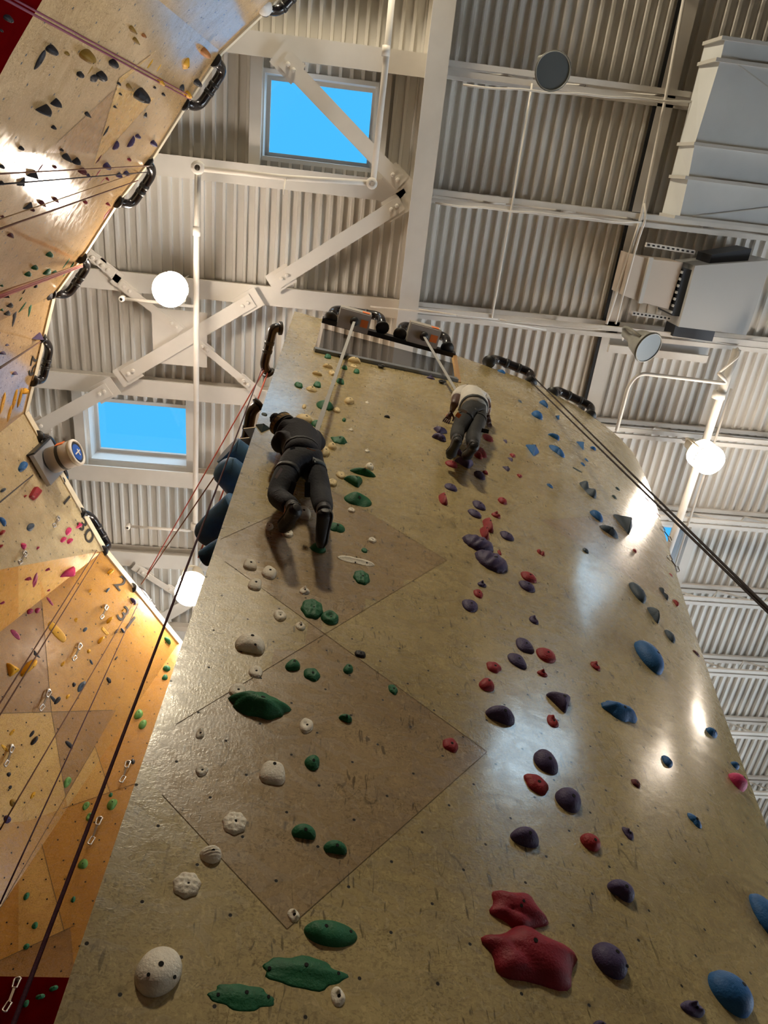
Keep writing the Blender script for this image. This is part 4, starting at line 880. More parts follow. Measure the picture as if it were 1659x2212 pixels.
# u, v = centre in the photograph, then width, height, colour, family, rotation; landmark phrase for the holds that are easy to name
MAINH = [
(342,2100,104,112,'white','egg',-.6,'big white dome at the bottom left'),(730,2153,32,45,'white','knob',0,''),(634,1978,27,31,'white','knob',0,''),(404,1912,62,58,'white','scallop',0,''),(455,1846,48,41,'white','ribbed',.6,''),(507,1779,55,51,'white','scallop',0,''),
(588,1670,57,54,'white','jug',0,'white trapezoid jug'),(436,1665,28,26,'white','pocket',0,''),(432,1584,19,26,'white','knob',0,''),(662,1568,30,34,'white','pocket',0,''),(513,1492,37,33,'white','pocket',0,''),(552,1451,31,28,'white','pocket',0,''),
(540,1391,66,48,'white','flatdome',0,'smooth white half dome'),(649,1352,22,22,'white','knob',0,''),(605,1330,28,25,'white','pocket',0,''),(658,1275,23,20,'white','knob',0,''),(550,1263,30,28,'white','jug',0,''),(581,1237,33,31,'white','jug',-.4,''),(540,1220,30,27,'white','jug',0,''),
(769,1212,82,24,'white','crescent',0,'long white crescent rail'),(804,1167,18,14,'white','pocket',0,''),(759,1102,17,13,'white','pocket',0,''),(621,1152,26,21,'white','pocket',0,''),(581,1137,20,19,'white','pocket',0,''),(653,1108,38,32,'white','flatdome',0,'broad white hold behind the left foot'),
(597,1024,12,16,'cream','dome',0,''),(718,1043,22,20,'cream','pocket',0,''),(736,1027,21,18,'cream','pocket',0,''),(798,1008,19,18,'white','dome',0,''),(793,973,12,10,'white','knob',0,''),(702,976,22,25,'cream','dome',0,''),(717,964,20,18,'cream','dome',0,''),(758,928,11,9,'white','knob',0,''),
(672,928,19,16,'cream','pocket',0,''),(656,907,38,27,'cream','egg',.3,'large cream hold beside the beanie'),(727,886,17,14,'cream','pocket',0,''),(657,878,9,11,'cream','crimp',0,''),(793,869,9,8,'white','knob',0,''),(754,866,22,17,'cream','dome',0,''),(673,841,24,14,'cream','leaf',0,''),(719,829,13,11,'cream','pocket',0,''),
(717,806,15,12,'cream','pocket',0,''),(685,807,22,12,'cream','dome',0,''),(708,791,22,12,'cream','dome',0,''),(765,779,29,17,'cream','dome',0,'topmost cream dome under the notch'),(764,791,16,9,'cream','crimp',0,''),
(520,2155,146,48,'green','lumpy',.12,'long thin green log at the bottom'),(660,2103,187,74,'green','lumpy',.05,'huge green boulder hold with two tails'),(714,2017,116,60,'green','cone',.15,'green cone hold with a tail'),(724,1831,51,33,'green','flatdome',0,''),(656,1797,53,36,'green','flatdome',0,''),(674,1648,33,35,'green','dome',0,''),
(561,1524,138,64,'green','lumpy',0,'broad green ridge hold'),(746,1552,29,20,'green','kidney',0,''),(849,1490,21,23,'green','facet',0,''),(752,1445,22,22,'green','tear',2.6,''),(674,1458,36,30,'green','facet',0,''),(632,1437,33,27,'green','tear',2.6,''),(712,1334,39,33,'green','pocket',0,''),(674,1316,50,45,'green','scallop',0,'big dimpled green hold'),
(781,1248,37,33,'green','scallop',0,''),(787,1189,13,12,'green','pocket',0,''),(687,1184,34,24,'green','dome',0,'green hold under the right foot'),(727,1140,37,23,'green','leaf',0,''),(773,1079,60,34,'green','wing',0,'green winged jug'),(763,1040,40,27,'green','tridome',.5,''),(784,1021,56,22,'green','leaf',-.1,''),
(732,951,36,19,'green','lumpy',-.2,'green caterpillar hold'),(682,917,24,20,'green','dome',0,''),(743,907,8,10,'green','tear',0,''),(702,876,38,24,'green','leaf',.1,'green leaf shaped hold'),(685,831,17,15,'green','jug',0,''),(645,832,18,15,'green','jug',0,''),(735,824,17,15,'green','jug',0,''),(770,802,13,12,'green','jug',0,''),(744,794,13,11,'green','jug',0,''),(708,770,15,12,'green','jug',0,''),
(571,895,13,8,'teal','crimp',0,''),(568,925,32,20,'teal','tri',0,'flat dark triangle at the left wall edge'),(836,900,13,8,'black','dome',0,''),(778,1413,24,17,'black','pill',0,'lone black oval hold'),
(1143,2070,209,143,'crimson','flake',0,'big folded crimson flake'),(1121,1970,129,94,'crimson','flake',.7,'smaller folded crimson flake'),(1275,1820,45,41,'red','egg',0,''),(1158,1695,54,48,'red','facet',0,'faceted red boulder hold'),(973,1610,34,33,'red','facet',0,''),(1194,1558,26,29,'red','knob',0,''),(1051,1479,34,30,'red','tear',2.4,''),(1171,1454,23,19,'red','knob',0,''),
(1286,1439,22,23,'red','knob',0,''),(1067,1442,33,26,'red','facet',0,''),(1179,1416,43,34,'red','ring',0,''),(1033,1283,21,21,'red','facet',0,''),(1142,1247,35,26,'red','ring',0,''),(1168,1194,17,16,'red','two',1.2,''),(1079,1194,9,12,'red','knob',0,''),(1046,1151,20,33,'red','fin',0,'lower red fin'),(1054,1135,24,36,'red','fin',0,'upper red fin'),(1071,1112,20,17,'red','knob',0,''),(1085,1082,20,17,'red','tear',2.4,''),(957,1078,20,31,'red','fin',0,'lone red fin'),
(1048,1021,12,10,'red','tear',0,''),(1122,1028,12,9,'red','tridome',0,''),(975,1003,27,18,'red','ring',0,''),(1041,978,21,24,'red','jug',0,''),(1033,984,18,18,'red','dome',0,''),(1054,946,23,19,'red','ring',0,''),(1107,984,13,10,'red','tridome',0,''),(969,900,12,12,'red','dome',0,''),(1057,908,9,9,'red','dome',0,''),(1398,1079,15,13,'maroon','crimp',.6,''),(1422,1112,11,10,'maroon','crimp',0,''),(1371,1190,9,9,'red','tear',0,''),(1460,1303,14,16,'red','tridome',0,''),(1449,1242,8,8,'red','crimp',0,''),(1504,1412,16,15,'maroon','pocket',0,''),(1373,1693,21,21,'maroon','facet',0,''),
(1496,2180,54,39,'purple','knob',0,''),(1317,2076,78,83,'purple','egg',.8,'big purple dome'),(1341,1925,60,52,'purple','kidney',0,'kidney shaped purple hold'),(1356,1801,26,30,'purple','knob',.6,''),(1133,1809,63,48,'purple','dome',0,'wide low purple dome'),(1227,1729,57,57,'purple','dome',0,''),(1179,1646,54,56,'purple','dome',0,''),(1080,1546,64,45,'purple','dome',0,''),(1206,1517,53,47,'purple','tridome',.3,'triangular purple hold'),(1117,1429,42,37,'purple','ring',0,''),(1134,1395,40,36,'purple','ring',0,''),
(1153,1339,21,22,'purple','knob',0,''),(1015,1309,35,29,'purple','ring',0,''),(1041,1261,20,16,'purple','knob',0,''),(1138,1267,36,27,'purple','ring',0,''),(1095,1158,31,23,'purple','ring',0,''),(1061,1213,72,52,'purple','shell',-.5,'lower purple ridged shell'),(1032,1175,68,42,'purple','shell',-.4,'upper purple ridged shell'),(1025,1110,30,22,'purple','ring',0,''),(1035,1092,29,23,'purple','ring',0,''),(974,1053,28,19,'purple','ring',0,''),(1093,1013,17,12,'purple','tri',0,''),(1036,1027,25,21,'purple','ring',0,''),
(1002,1000,41,26,'purple','tridome',.4,'purple wedge under the right shoe'),(990,978,18,19,'purple','tridome',.9,''),(948,945,31,20,'purple','kidney',0,''),(951,929,30,17,'purple','tridome',0,''),(1091,954,9,9,'purple','tri',0,''),(1102,993,12,10,'purple','tri',0,''),(930,815,19,12,'purple','knob',0,''),(978,855,8,8,'maroon','dome',0,''),
(1578,2148,101,106,'blue','egg',.6,'bright blue dome at the bottom right'),(1657,1985,80,110,'blue','egg',.6,'large blue dome cut by the right border'),(1500,1773,32,35,'blue','leaf',-.9,''),(1441,1645,25,27,'blue','tear',.5,''),(1588,1654,19,19,'blue','dome',.5,''),(1537,1583,26,24,'blue','dome',.5,''),(1337,1538,79,50,'blue','lumpy',-.2,'wide dark blue boulder hold'),(1402,1421,65,76,'blue','egg',.9,'largest blue egg hold'),(1447,1375,24,30,'slate','egg',.9,''),(1411,1330,27,44,'slate','leaf',-1.0,''),(1377,1281,38,47,'slate','egg',.9,'slate blue dome near the blue sheen'),(1434,1283,20,30,'slate','two',.5,''),
(1265,1190,14,13,'slate','dome',0,''),(1345,1133,42,45,'slate','pyr',.2,'slate pyramid in the lamp glare'),(1315,1149,41,30,'slate','leaf',-.5,''),(1288,1115,29,27,'blue','dome',.3,''),(1327,1074,11,10,'teal','crimp',.4,''),(1334,1056,10,9,'teal','crimp',.4,''),(1270,1058,37,39,'slate','two',.6,'double lobed slate hold'),(1247,1015,21,11,'teal','crimp',-.2,''),(1259,1003,10,9,'blue','crimp',0,''),(1267,994,9,8,'blue','crimp',0,''),(1281,969,13,10,'blue','tear',0,''),(1253,963,17,21,'blue','pyr',.2,''),(1203,975,35,28,'blue','leaf',-.5,''),(1150,973,29,26,'blue','pyr',0,'blue pyramid hold'),(1196,944,26,17,'blue','tridome',.6,''),(1204,902,9,14,'blue','tri',0,''),(1160,897,25,21,'blue','dome',.3,''),(1174,873,20,18,'blue','tridome',.9,''),
(1188,1050,14,11,'blue','crimp',.2,''),(1123,867,9,7,'slate','crimp',0,''),(1083,803,18,10,'blue','leaf',0,''),(1594,1690,42,42,'pink','tear',2.2,'hot pink hold by the right edge'),(1297,2216,34,24,'purple','dome',0,''),
]
LEFTH = [
(86,129,28,31,'black','dome',.8,''),(112,108,30,37,'black','dome',.8,''),(145,116,13,15,'mustard','dome',0,''),(189,122,39,56,'mustard','egg',.3,'big mustard volume'),(173,161,17,23,'black','pill',.4,''),(195,152,12,10,'mustard','crimp',0,''),(203,169,16,20,'black','facet',.8,''),(219,164,25,38,'black','pill',.8,''),(93,238,35,40,'black','tridome',.5,'lower of the paired black domes'),(121,222,27,40,'black','tridome',.9,'upper of the paired black domes'),(116,275,13,17,'black','tear',0,''),(189,247,14,21,'black','leaf',.9,''),(229,283,14,15,'black','tear',0,''),
(18,40,24,34,'black','dome',0,''),(3,66,10,17,'black','dome',0,''),(287,64,18,45,'mustard','leaf',1.1,'long mustard spike in the blue light'),(294,88,16,40,'mustard','leaf',1.1,''),(311,77,12,17,'tan','tear',0,''),(444,114,24,38,'tan','tear',-.4,'tan teardrop at the wall edge'),(402,137,16,25,'yellow','leaf',.9,''),(245,137,22,37,'black','pill',.8,''),(257,181,10,18,'black','tear',0,''),(260,203,8,14,'black','tear',0,''),(279,187,15,28,'mustard','leaf',.9,''),
(324,138,13,15,'yellow','facet',0,''),(343,147,11,10,'yellow','facet',0,''),(348,177,18,32,'yellow','leaf',1.0,''),(334,189,7,10,'black','facet',0,''),(306,206,39,78,'black','ribbed',.2,'long black ribbed shell'),(353,204,9,14,'black','tear',0,''),(393,190,11,17,'black','leaf',.9,''),(427,179,20,27,'black','ribbed',.8,''),(406,204,18,27,'yellow','ribbed',.8,''),(314,249,8,12,'black','leaf',.9,''),(249,231,10,13,'black','knob',0,''),(298,295,14,23,'violet','ribbed',.8,''),(283,306,20,22,'violet','ribbed',.8,''),(250,314,16,19,'violet','ribbed',.8,''),(332,310,17,24,'violet','ribbed',.2,''),
(46,320,14,18,'black','dome',.5,''),(133,324,10,14,'black','dome',.5,''),(143,340,21,28,'black','leaf',.9,''),(164,348,22,29,'black','tridome',.8,''),(87,363,13,13,'maroon','facet',0,''),(118,361,10,11,'maroon','facet',0,''),(178,370,21,37,'maroon','ribbed',.3,'ribbed maroon fin'),(213,344,14,16,'maroon','leaf',.9,''),(231,359,20,25,'violet','ribbed',.2,''),(279,345,10,12,'red','tridome',0,''),(190,379,10,14,'violet','tridome',0,''),(195,387,14,14,'maroon','leaf',.9,''),(212,374,12,13,'red','leaf',.9,''),(222,391,10,9,'red','tridome',0,''),(232,387,9,13,'red','leaf',.9,''),(257,379,16,25,'violet','ribbed',0,''),(273,375,16,20,'violet','ribbed',.6,''),
(70,377,28,29,'black','tri',.5,'black kite shaped hold'),(45,392,19,19,'black','tri',.5,''),(4,360,14,20,'black','dome',0,''),(3,395,14,22,'black','dome',0,''),(60,444,19,20,'black','tri',.6,''),(70,453,12,15,'maroon','dome',.6,''),(90,439,16,20,'maroon','leaf',.9,''),(120,432,15,20,'maroon','leaf',.9,''),(184,437,11,13,'red','tridome',0,''),(233,441,11,20,'red','leaf',1.2,''),(231,462,17,17,'red','tridome',.3,'pale red tip hold on the wall edge'),(5,468,9,12,'maroon','facet',0,''),(22,508,15,18,'maroon','leaf',.9,''),
(107,550,19,22,'green','ribbed',.8,'topmost green ribbed hold'),(75,578,17,21,'green','ribbed',.8,''),(60,592,17,19,'green','ribbed',.8,''),(101,587,18,19,'green','ribbed',.4,''),(143,569,17,15,'green','ribbed',.6,''),(156,572,10,10,'green','ribbed',.6,''),(118,589,14,15,'green','ribbed',.6,''),(141,591,12,9,'green','ribbed',.6,''),(77,618,9,9,'black','tear',0,''),(51,630,8,9,'black','leaf',.6,''),(45,646,7,7,'green','tridome',0,''),(48,664,18,16,'green','ribbed',.5,''),(65,665,9,10,'green','leaf',.8,''),(32,678,13,13,'black','leaf',.6,''),(21,659,16,18,'black','tridome',.4,''),(15,676,16,18,'black','tridome',.4,''),(11,637,20,29,'black','tri',.6,'dark triangular hold behind the pink ropes'),(4,617,8,9,'green','dome',0,''),(4,669,9,14,'green','dome',0,''),(107,641,14,17,'black','leaf',.6,''),
(82,726,27,42,'violet','pyr',.2,'violet wedge on the wall edge'),(16,745,10,13,'purple','knob',0,''),(6,762,14,29,'violet','leaf',1.0,''),(32,806,13,23,'violet','leaf',1.1,''),(55,845,18,31,'yellow','ribbed',.9,'yellow ribbed shell at the wall corner'),(32,863,13,15,'yellow','facet',0,''),(43,860,13,14,'yellow','ribbed',.6,''),(6,871,14,17,'yellow','pocket',0,''),(21,893,12,15,'yellow','facet',0,''),
(49,1008,21,31,'blue','ring',.4,'blue ringed half disc'),(7,1059,13,17,'slate','tear',0,''),(76,1066,29,38,'red','block',.25,'red block hold'),(55,1072,7,12,'red','tear',0,''),(6,1127,16,19,'blue','ring',0,''),(66,1139,17,18,'slate','tear',2.5,''),(5,1151,13,20,'red','facet',0,''),(3,1180,9,18,'red','ribbed',0,''),(51,1180,13,14,'pink','tear',0,''),(82,1184,7,10,'magenta','tear',0,''),(171,1135,16,21,'pink','pyr',0,''),(148,1148,14,19,'pink','ribbed',0,''),(137,1166,14,20,'pink','ribbed',0,''),(151,1169,14,20,'pink','ribbed',0,''),(146,1235,33,36,'pink','lumpy',0,'big crumpled pink hold'),
(103,1230,11,11,'magenta','knob',0,''),(61,1250,16,18,'magenta','two',-.7,''),(76,1253,12,10,'magenta','two',-.7,''),(105,1275,8,9,'magenta','tear',0,''),(239,1235,15,16,'yellow','tear',2.6,''),(195,1276,8,11,'yellow','knob',0,''),(233,1275,9,11,'slate','tear',0,''),(108,1299,15,14,'magenta','leaf',-.4,''),(5,1302,11,18,'magenta','facet',0,''),(65,1321,14,12,'magenta','tear',0,''),(81,1319,12,12,'magenta','tear',0,''),(288,1299,14,15,'purple','dome',0,''),(266,1318,6,8,'yellow','tear',0,''),(237,1340,14,22,'yellow','flatdome',1.5,''),(164,1339,8,9,'yellow','knob',0,''),(33,1371,21,15,'magenta','dome',.2,''),
(123,1365,40,18,'yellow','pill',.06,'long yellow pill hold'),(184,1360,10,10,'slate','tear',3.1,''),(252,1364,10,19,'slate','two',.3,''),(265,1362,9,10,'slate','tear',.8,''),(227,1363,16,14,'yellow','block',0,''),(218,1383,14,22,'yellow','flatdome',1.6,''),(80,1413,15,12,'black','tridome',0,''),(28,1447,29,30,'yellow','tridome',.6,'rounded yellow triangle hold'),(62,1443,36,56,'yellow','flatdome',1.2,'tall yellow slab hold'),(192,1407,8,9,'yellow','tear',0,''),(136,1434,10,12,'yellow','knob',0,''),(197,1430,8,11,'slate','leaf',-1,''),(251,1422,7,9,'black','tear',0,''),(235,1469,11,13,'black','facet',0,''),(160,1479,8,10,'black','dome',0,''),(176,1483,18,24,'slate','knob',0,'grey lumpy hold below the yellow ones'),(115,1510,16,14,'black','dome',0,''),(124,1513,15,17,'black','tear',3.0,''),(147,1505,9,11,'yellow','tear',0,''),
(362,1384,15,16,'green','dome',0,'green hold at the far plywood edge'),(360,1444,17,14,'green','dome',0,''),(356,1463,13,13,'green','dome',0,''),(299,1543,20,22,'lime','tear',2.5,''),(308,1565,18,21,'lime','tear',2.5,''),(287,1645,10,12,'black','leaf',-.8,''),(26,1582,12,14,'yellow','tear',2.8,''),(69,1585,11,15,'black','dome',0,''),(74,1600,17,23,'black','dome',0,'black two part pebble hold'),(149,1609,17,16,'black','dome',0,''),(10,1616,15,12,'yellow','dome',0,''),(19,1673,10,10,'black','dome',0,''),(22,1701,8,9,'black','dome',0,''),(71,1718,12,16,'yellow','tear',0,''),(28,1734,15,17,'mustard','dome',0,''),(146,1690,17,24,'lime','pocket',.3,'green pocketed hold'),(186,1741,16,19,'lime','pocket',.4,''),(194,1765,17,19,'lime','pocket',.4,''),(239,1717,9,10,'green','dome',0,''),(242,1738,23,25,'lime','tear',2.4,'big green pear hold'),
(16,1770,17,18,'purple','dome',.5,'dark purple oval hold'),(179,1866,22,22,'lime','dome',0,'round green ball hold'),(158,1943,10,14,'green','dome',0,''),(57,1936,14,17,'green','dome',.3,''),(75,1999,14,16,'green','dome',-.3,''),(57,2045,14,14,'green','dome',-.3,''),(116,2135,20,14,'green','leaf',.5,''),(87,2153,21,13,'green','leaf',.3,''),(56,2168,14,17,'green','dome',.4,''),
]
# ---- words for the labels
KW = {'dome': 'dome', 'egg': 'smooth egg-shaped', 'flatdome': 'half-moon', 'jug': 'jug', 'crimp': 'thin crimp', 'tear': 'teardrop', 'tri': 'sharp triangular', 'tridome': 'rounded triangular', 'knob': 'knobbly', 'ring': 'ring-grooved', 'shell': 'ridged shell', 'ribbed': 'ribbed', 'fin': 'fin', 'pocket': 'pocketed', 'scallop': 'scalloped', 'facet': 'faceted',
      'lumpy': 'lumpy', 'cone': 'cone', 'two': 'two-lobed', 'kidney': 'kidney-shaped', 'leaf': 'pointed lens', 'wing': 'winged', 'crescent': 'crescent', 'pill': 'pill-shaped', 'flake': 'folded', 'pyr': 'pyramid', 'block': 'blocky', 'horn': 'horned'}
CW = {'lime': 'light green', 'cream': 'cream', 'slate': 'slate blue', 'teal': 'dark teal', 'violet': 'violet'}
def sector(du, dv):
    a = math.degrees(math.atan2(-dv, du)) % 360
    return ['right of', 'up and right of', 'above', 'up and left of', 'left of', 'down and left of', 'below', 'down and right of'][int(((a + 22.5) % 360) // 45)]
USED = set()
def name_holds(tab, extra):
    marks = [(t[7], t[0], t[1]) for t in tab if t[7]] + extra
    def desc(t):
        m_ = max(t[2], t[3]); size = 'tiny' if m_ < 12 else 'small' if m_ < 24 else 'mid-sized' if m_ < 48 else 'large'
        return '%s %s %s hold' % (size, CW.get(t[4], t[4]), KW[t[5]])
    D = [desc(t) for t in tab]; out = []
    for i, t in enumerate(tab):
        if t[7]:
            l = t[7] if len(t[7].split()) > 3 else t[7] + ' on the plywood wall'
            out.append(l); USED.add(l); continue
        best = None
        cand = sorted(marks, key=lambda q: (q[1] - t[0]) ** 2 + (q[2] - t[1]) ** 2)[:7]
        for lm, lu, lv in cand:
            s = sector(t[0] - lu, t[1] - lv); l = '%s %s the %s' % (D[i], s, lm)
            dist = lambda k: math.hypot(tab[k][0] - lu, tab[k][1] - lv)
            same = sorted([k for k in range(len(tab)) if D[k] == D[i] and not tab[k][7] and sector(tab[k][0] - lu, tab[k][1] - lv) == s], key=dist)
            rank = same.index(i)
            if len(same) > 1:
                if rank == 0: l = '%s nearest %s the %s' % (D[i], s, lm)
                elif rank == 1: l = '%s second nearest %s the %s' % (D[i], s, lm)
                elif rank == 2: l = '%s third nearest %s the %s' % (D[i], s, lm)
                else: continue
            if l in USED or len(l.split()) > 16: continue
            score = (rank if len(same) > 1 else -1) * 120 + dist(i)
            if best is None or score < best[0]: best = (score, l)
        l = best[1] if best else D[i]
        USED.add(l); out.append(l)
    return out
MX = [('climber in the navy hoodie', 648, 1000), ('climber in the white shirt', 1015, 920), ('notch at the wall top', 830, 790)]
LX = [('square belay plate', 100, 1000), ('painted number 30', 184, 1146)]
GRP = {}
def put(tab, labels, tree, where):
    for i, (t, l) in enumerate(zip(tab, labels)):
        o = hold(t[0], t[1], t[2], t[3], t[4], t[5], tree, i * 7 + 3, t[6], HX.get((t[0], t[1])))
        if o is None: print('NO WALL', t); continue
        tag(o, l, 'climbing hold', '%s holds on the %s' % (CW.get(t[4], t[4]), where))
HX = {(342, 2100): [(.0, .1, .8), (.75, .25, .35), (-.1, -.5, .3)], (540, 1391): [(.0, .35, .8), (.3, -.35, .4)], (588, 1670): [(0, .3, .8), (.6, -.6, .4)], (660, 2103): [(.05, .3, .8), (-.8, .0, .5), (.82, .1, .5)], (714, 2017): [(-.2, .2, .8), (.75, .1, .5)], (520, 2155): [(.15, .25, .8), (.8, .1, .5), (-.7, .0, .5)],
      (1143, 2070): [(.05, .15, .5)], (1121, 1970): [(.0, -.1, .4), (.2, 0, .3)], (1578, 2148): [(.25, .1, .8), (-.55, .35, .4)], (1317, 2076): [(.2, .1, .8), (.1, -.7, .4)], (769, 1212): [(0, .6, .5), (.55, -.1, .4), (-.05, -.45, .4)]}
put(MAINH, name_holds(MAINH, MX), WALL_T, 'tall curved wall')
put(LEFTH, name_holds(LEFTH, LX), LEFT_T, 'folded left wall')

# blue volumes and dark wedges sticking out past the left edge of the tall wall
def volume(label, a, b, h, r0, r1, color, flat):
    p, q = at(*a, h), at(*b, h); p = p - (q - p).normalized() * .14; o = thing('climbing_volume', label, 'climbing hold', tuple(p), 'volumes on the side of the tall wall')
    m = MB(); d = (q - p); pr = [(r0 * .99, 0), (r0, .02), ((r0 + r1) / 2 * 1.04, .5), (r1, .93)] + ([(r1 * .97, 1.0), (0, 1.0)] if flat else [(r1 * .8, 1.02), (r1 * .45, 1.08), (0, 1.10)])
    m.lathe([(0, 0)] + [(rr, hh * d.length) for rr, hh in pr], p, d, 40); m.build('body', hmat(color), o, True)
    if flat: m = MB(); m.lathe([(0, d.length * 1.003), (r1 * .9, d.length * 1.003)], p, d, 22); m.build('worn_end', hmat('slate'), o)
volume('upper blue cylinder volume poking out left of the tall wall', (545, 1018), (492, 972), 5.4, .15, .13, 'volume', True)
volume('lower blue cylinder volume poking out left of the tall wall', (528, 1052), (481, 1008), 5.1, .14, .115, 'volume', False)
volume('dark blue tongue volume left of the tall wall below the cylinders', (486, 1120), (440, 1160), 4.6, .12, .10, 'volume', False)
volume('small dark blue volume lowest on the left side of the tall wall', (458, 1196), (440, 1206), 4.2, .07, .06, 'volume', True)
for a, lab in (((545, 928), 'upper dark wedge hold with a pale top at the tall wall edge'), ((536, 950), 'lower dark wedge hold with a pale top at the tall wall edge')):
    p = at(*a, 5.9); o = thing('wedge_hold', lab, 'climbing hold', tuple(p), 'wedges on the side of the tall wall')
    w_ = .075; A = [p + Vector((-w_, 0, 0)), p + Vector((w_ * 1.3, .12, .02)), p + Vector((w_ * 1.3, -.03, .02))]
    m = MB(); m.faces(A + [p + Vector((.02, .05, -.16))], [(0, 1, 3), (1, 2, 3), (2, 0, 3), (0, 1, 2)]); m.build('body', hmat('black'), o)
    m = MB(); m.poly([q + Vector((0, 0, .001)) for q in A], [q + Vector((0, 0, .02)) for q in A]); m.build('pale_top', hmat('cream'), o)

# ------------------------------------------------------------------ quickdraws hanging on the left wall and over the right edge
STEEL = mat('worn_steel', (.55, .53, .5), .35, metal=.9); SLING = mat('grey_sling', lin(120, 105, 85), .8); SLINGW = mat('pale_sling', lin(190, 175, 150), .8)
def quickdraw(label, a, b, tree, dist=None, sl=SLING):
    if dist is None:
        p, n = on_wall(*a, tree); q, n2 = on_wall(*b, tree); p, q = p + n * .03, q + n2 * .06
    else:
        p, q = far(*a, dist), far(*b, dist); n = (EYE - p).normalized()
    t = thing('quickdraw', label, 'quickdraw', tuple(p), 'quickdraws on the walls'); d = (q - p); L_ = d.length; d.normalize(); s = d.cross(n).normalized(); k = min(.09, L_ * .30)
    m = MB(); m.tube(arc_path([p, p + d * k * .1 + s * k * .3, p + d * k + s * k * .22, p + d * k * 1.05 - s * k * .2, p + d * k * .1 - s * k * .3], k * .15), .008 if dist is None else .0035, 7, True); m.build('top_carabiner', STEEL, t, True)
    m = MB(); m.bar(p + d * k, q - d * k, .02 if dist is None else .007, .008 if dist is None else .004, n); m.build('sling', sl, t)
    m = MB(); m.tube(arc_path([q - d * k * 1.05 + s * k * .12, q - d * k * .2 + s * k * .38, q - s * k * .05, q - d * k * .9 - s * k * .28], k * .2), .008 if dist is None else .0035, 7, True); m.build('bottom_carabiner', STEEL, t, True)
    if dist is None: m = MB(); m.lathe([(0, -.02), (.022, -.02), (.022, .006), (.010, .01), (0, .01)], p - n * .02, n, 10); m.build('hanger', STEEL, t, True)
for a, b, lab in [((123, 1119), (105, 1142), 'steel quickdraw hanging below the red block hold'), ((51, 1194), (30, 1222), 'steel quickdraw hanging left of the big crumpled pink hold'), ((228, 1309), (211, 1340), 'quickdraw hanging left of the tall yellow crescents'), ((171, 1392), (151, 1430), 'quickdraw hanging right of the tall yellow slab hold'),
                  ((104, 1492), (80, 1538), 'quickdraw hanging beside the black twin hold'), ((24, 1612), (4, 1658), 'quickdraw at the left border by small yellow holds'), ((278, 1647), (264, 1698), 'quickdraw hanging close to the tall wall edge above the green pear'), ((217, 1768), (196, 1832), 'quickdraw hanging below the big green pear hold')]: quickdraw(lab, a, b, LEFT_T)
quickdraw('pale quickdraw hanging on the dark red base panel', (40, 2116), (13, 2196), LEFT_T, None, SLINGW)
quickdraw('upper quickdraw sticking out past the right edge of the tall wall', (1428, 1138), (1451, 1169), None, 5.9); quickdraw('lower quickdraw sticking out past the right edge of the tall wall', (1443, 1200), (1468, 1235), None, 5.3)
for u, v, lab in [(739, 774, 'tiny dark bolt hanger left on the plywood under the notch'), (823, 795, 'tiny dark bolt hanger in the middle under the notch'), (954, 828, 'tiny dark bolt hanger right on the plywood under the notch')]:
    p, n = on_wall(u, v); t = thing('bolt_hanger', lab, 'bolt hanger', tuple(p), 'bolt hangers under the notch')
    m = MB(); m.tube([p + n * .02 + Vector((math.cos(k * .785) * .03, 0, math.sin(k * .785) * .03)) for k in range(8)], .008, 6, True); m.build('ring', BLACKMETAL, t, True)
    m = MB(); m.lathe([(.02, -.005), (.02, .02), (0, .025)], p, n, 8); m.build('bolt', BLACKMETAL, t)

# ================================================================== CLIMBERS
def near_wall(u, v, off):                                # the point of the sight line that stands `off` metres off the wall
    q, n = on_wall(u, v); d = ray(u, v); return q - d * (off / abs(d.dot(n)))
def skin(name, nodes, edges, root, material, parent, sub=2):
    """one continuous surface grown over a joint skeleton: nodes name -> (point, radius or (rx, ry))"""
    me = bpy.data.meshes.new(name); keys = list(nodes); idx = {k: i for i, k in enumerate(keys)}
    me.from_pydata([tuple(nodes[k][0]) for k in keys], [(idx[a], idx[b]) for a, b in edges], [])
    bm = bmesh.new(); bm.from_mesh(me); ly = bm.verts.layers.skin.verify(); bm.verts.ensure_lookup_table()
    for k in keys:
        r = nodes[k][1]; bm.verts[idx[k]][ly].radius = r if isinstance(r, tuple) else (r, r); bm.verts[idx[k]][ly].use_root = (k == root)
    bm.to_mesh(me); bm.free()
    tmp = bpy.data.objects.new(name, me); C.objects.link(tmp)
    tmp.modifiers.new('s', 'SKIN').branch_smoothing = .6; m = tmp.modifiers.new('d', 'SUBSURF'); m.levels = sub; m.render_levels = sub
    bpy.context.view_layer.update()
    out = bpy.data.meshes.new_from_object(tmp.evaluated_get(bpy.context.evaluated_depsgraph_get())); bpy.data.objects.remove(tmp)
    out.name = name; out.transform(world(parent).inverted()); out.materials.clear()
    return link(name, out, material, parent, True)
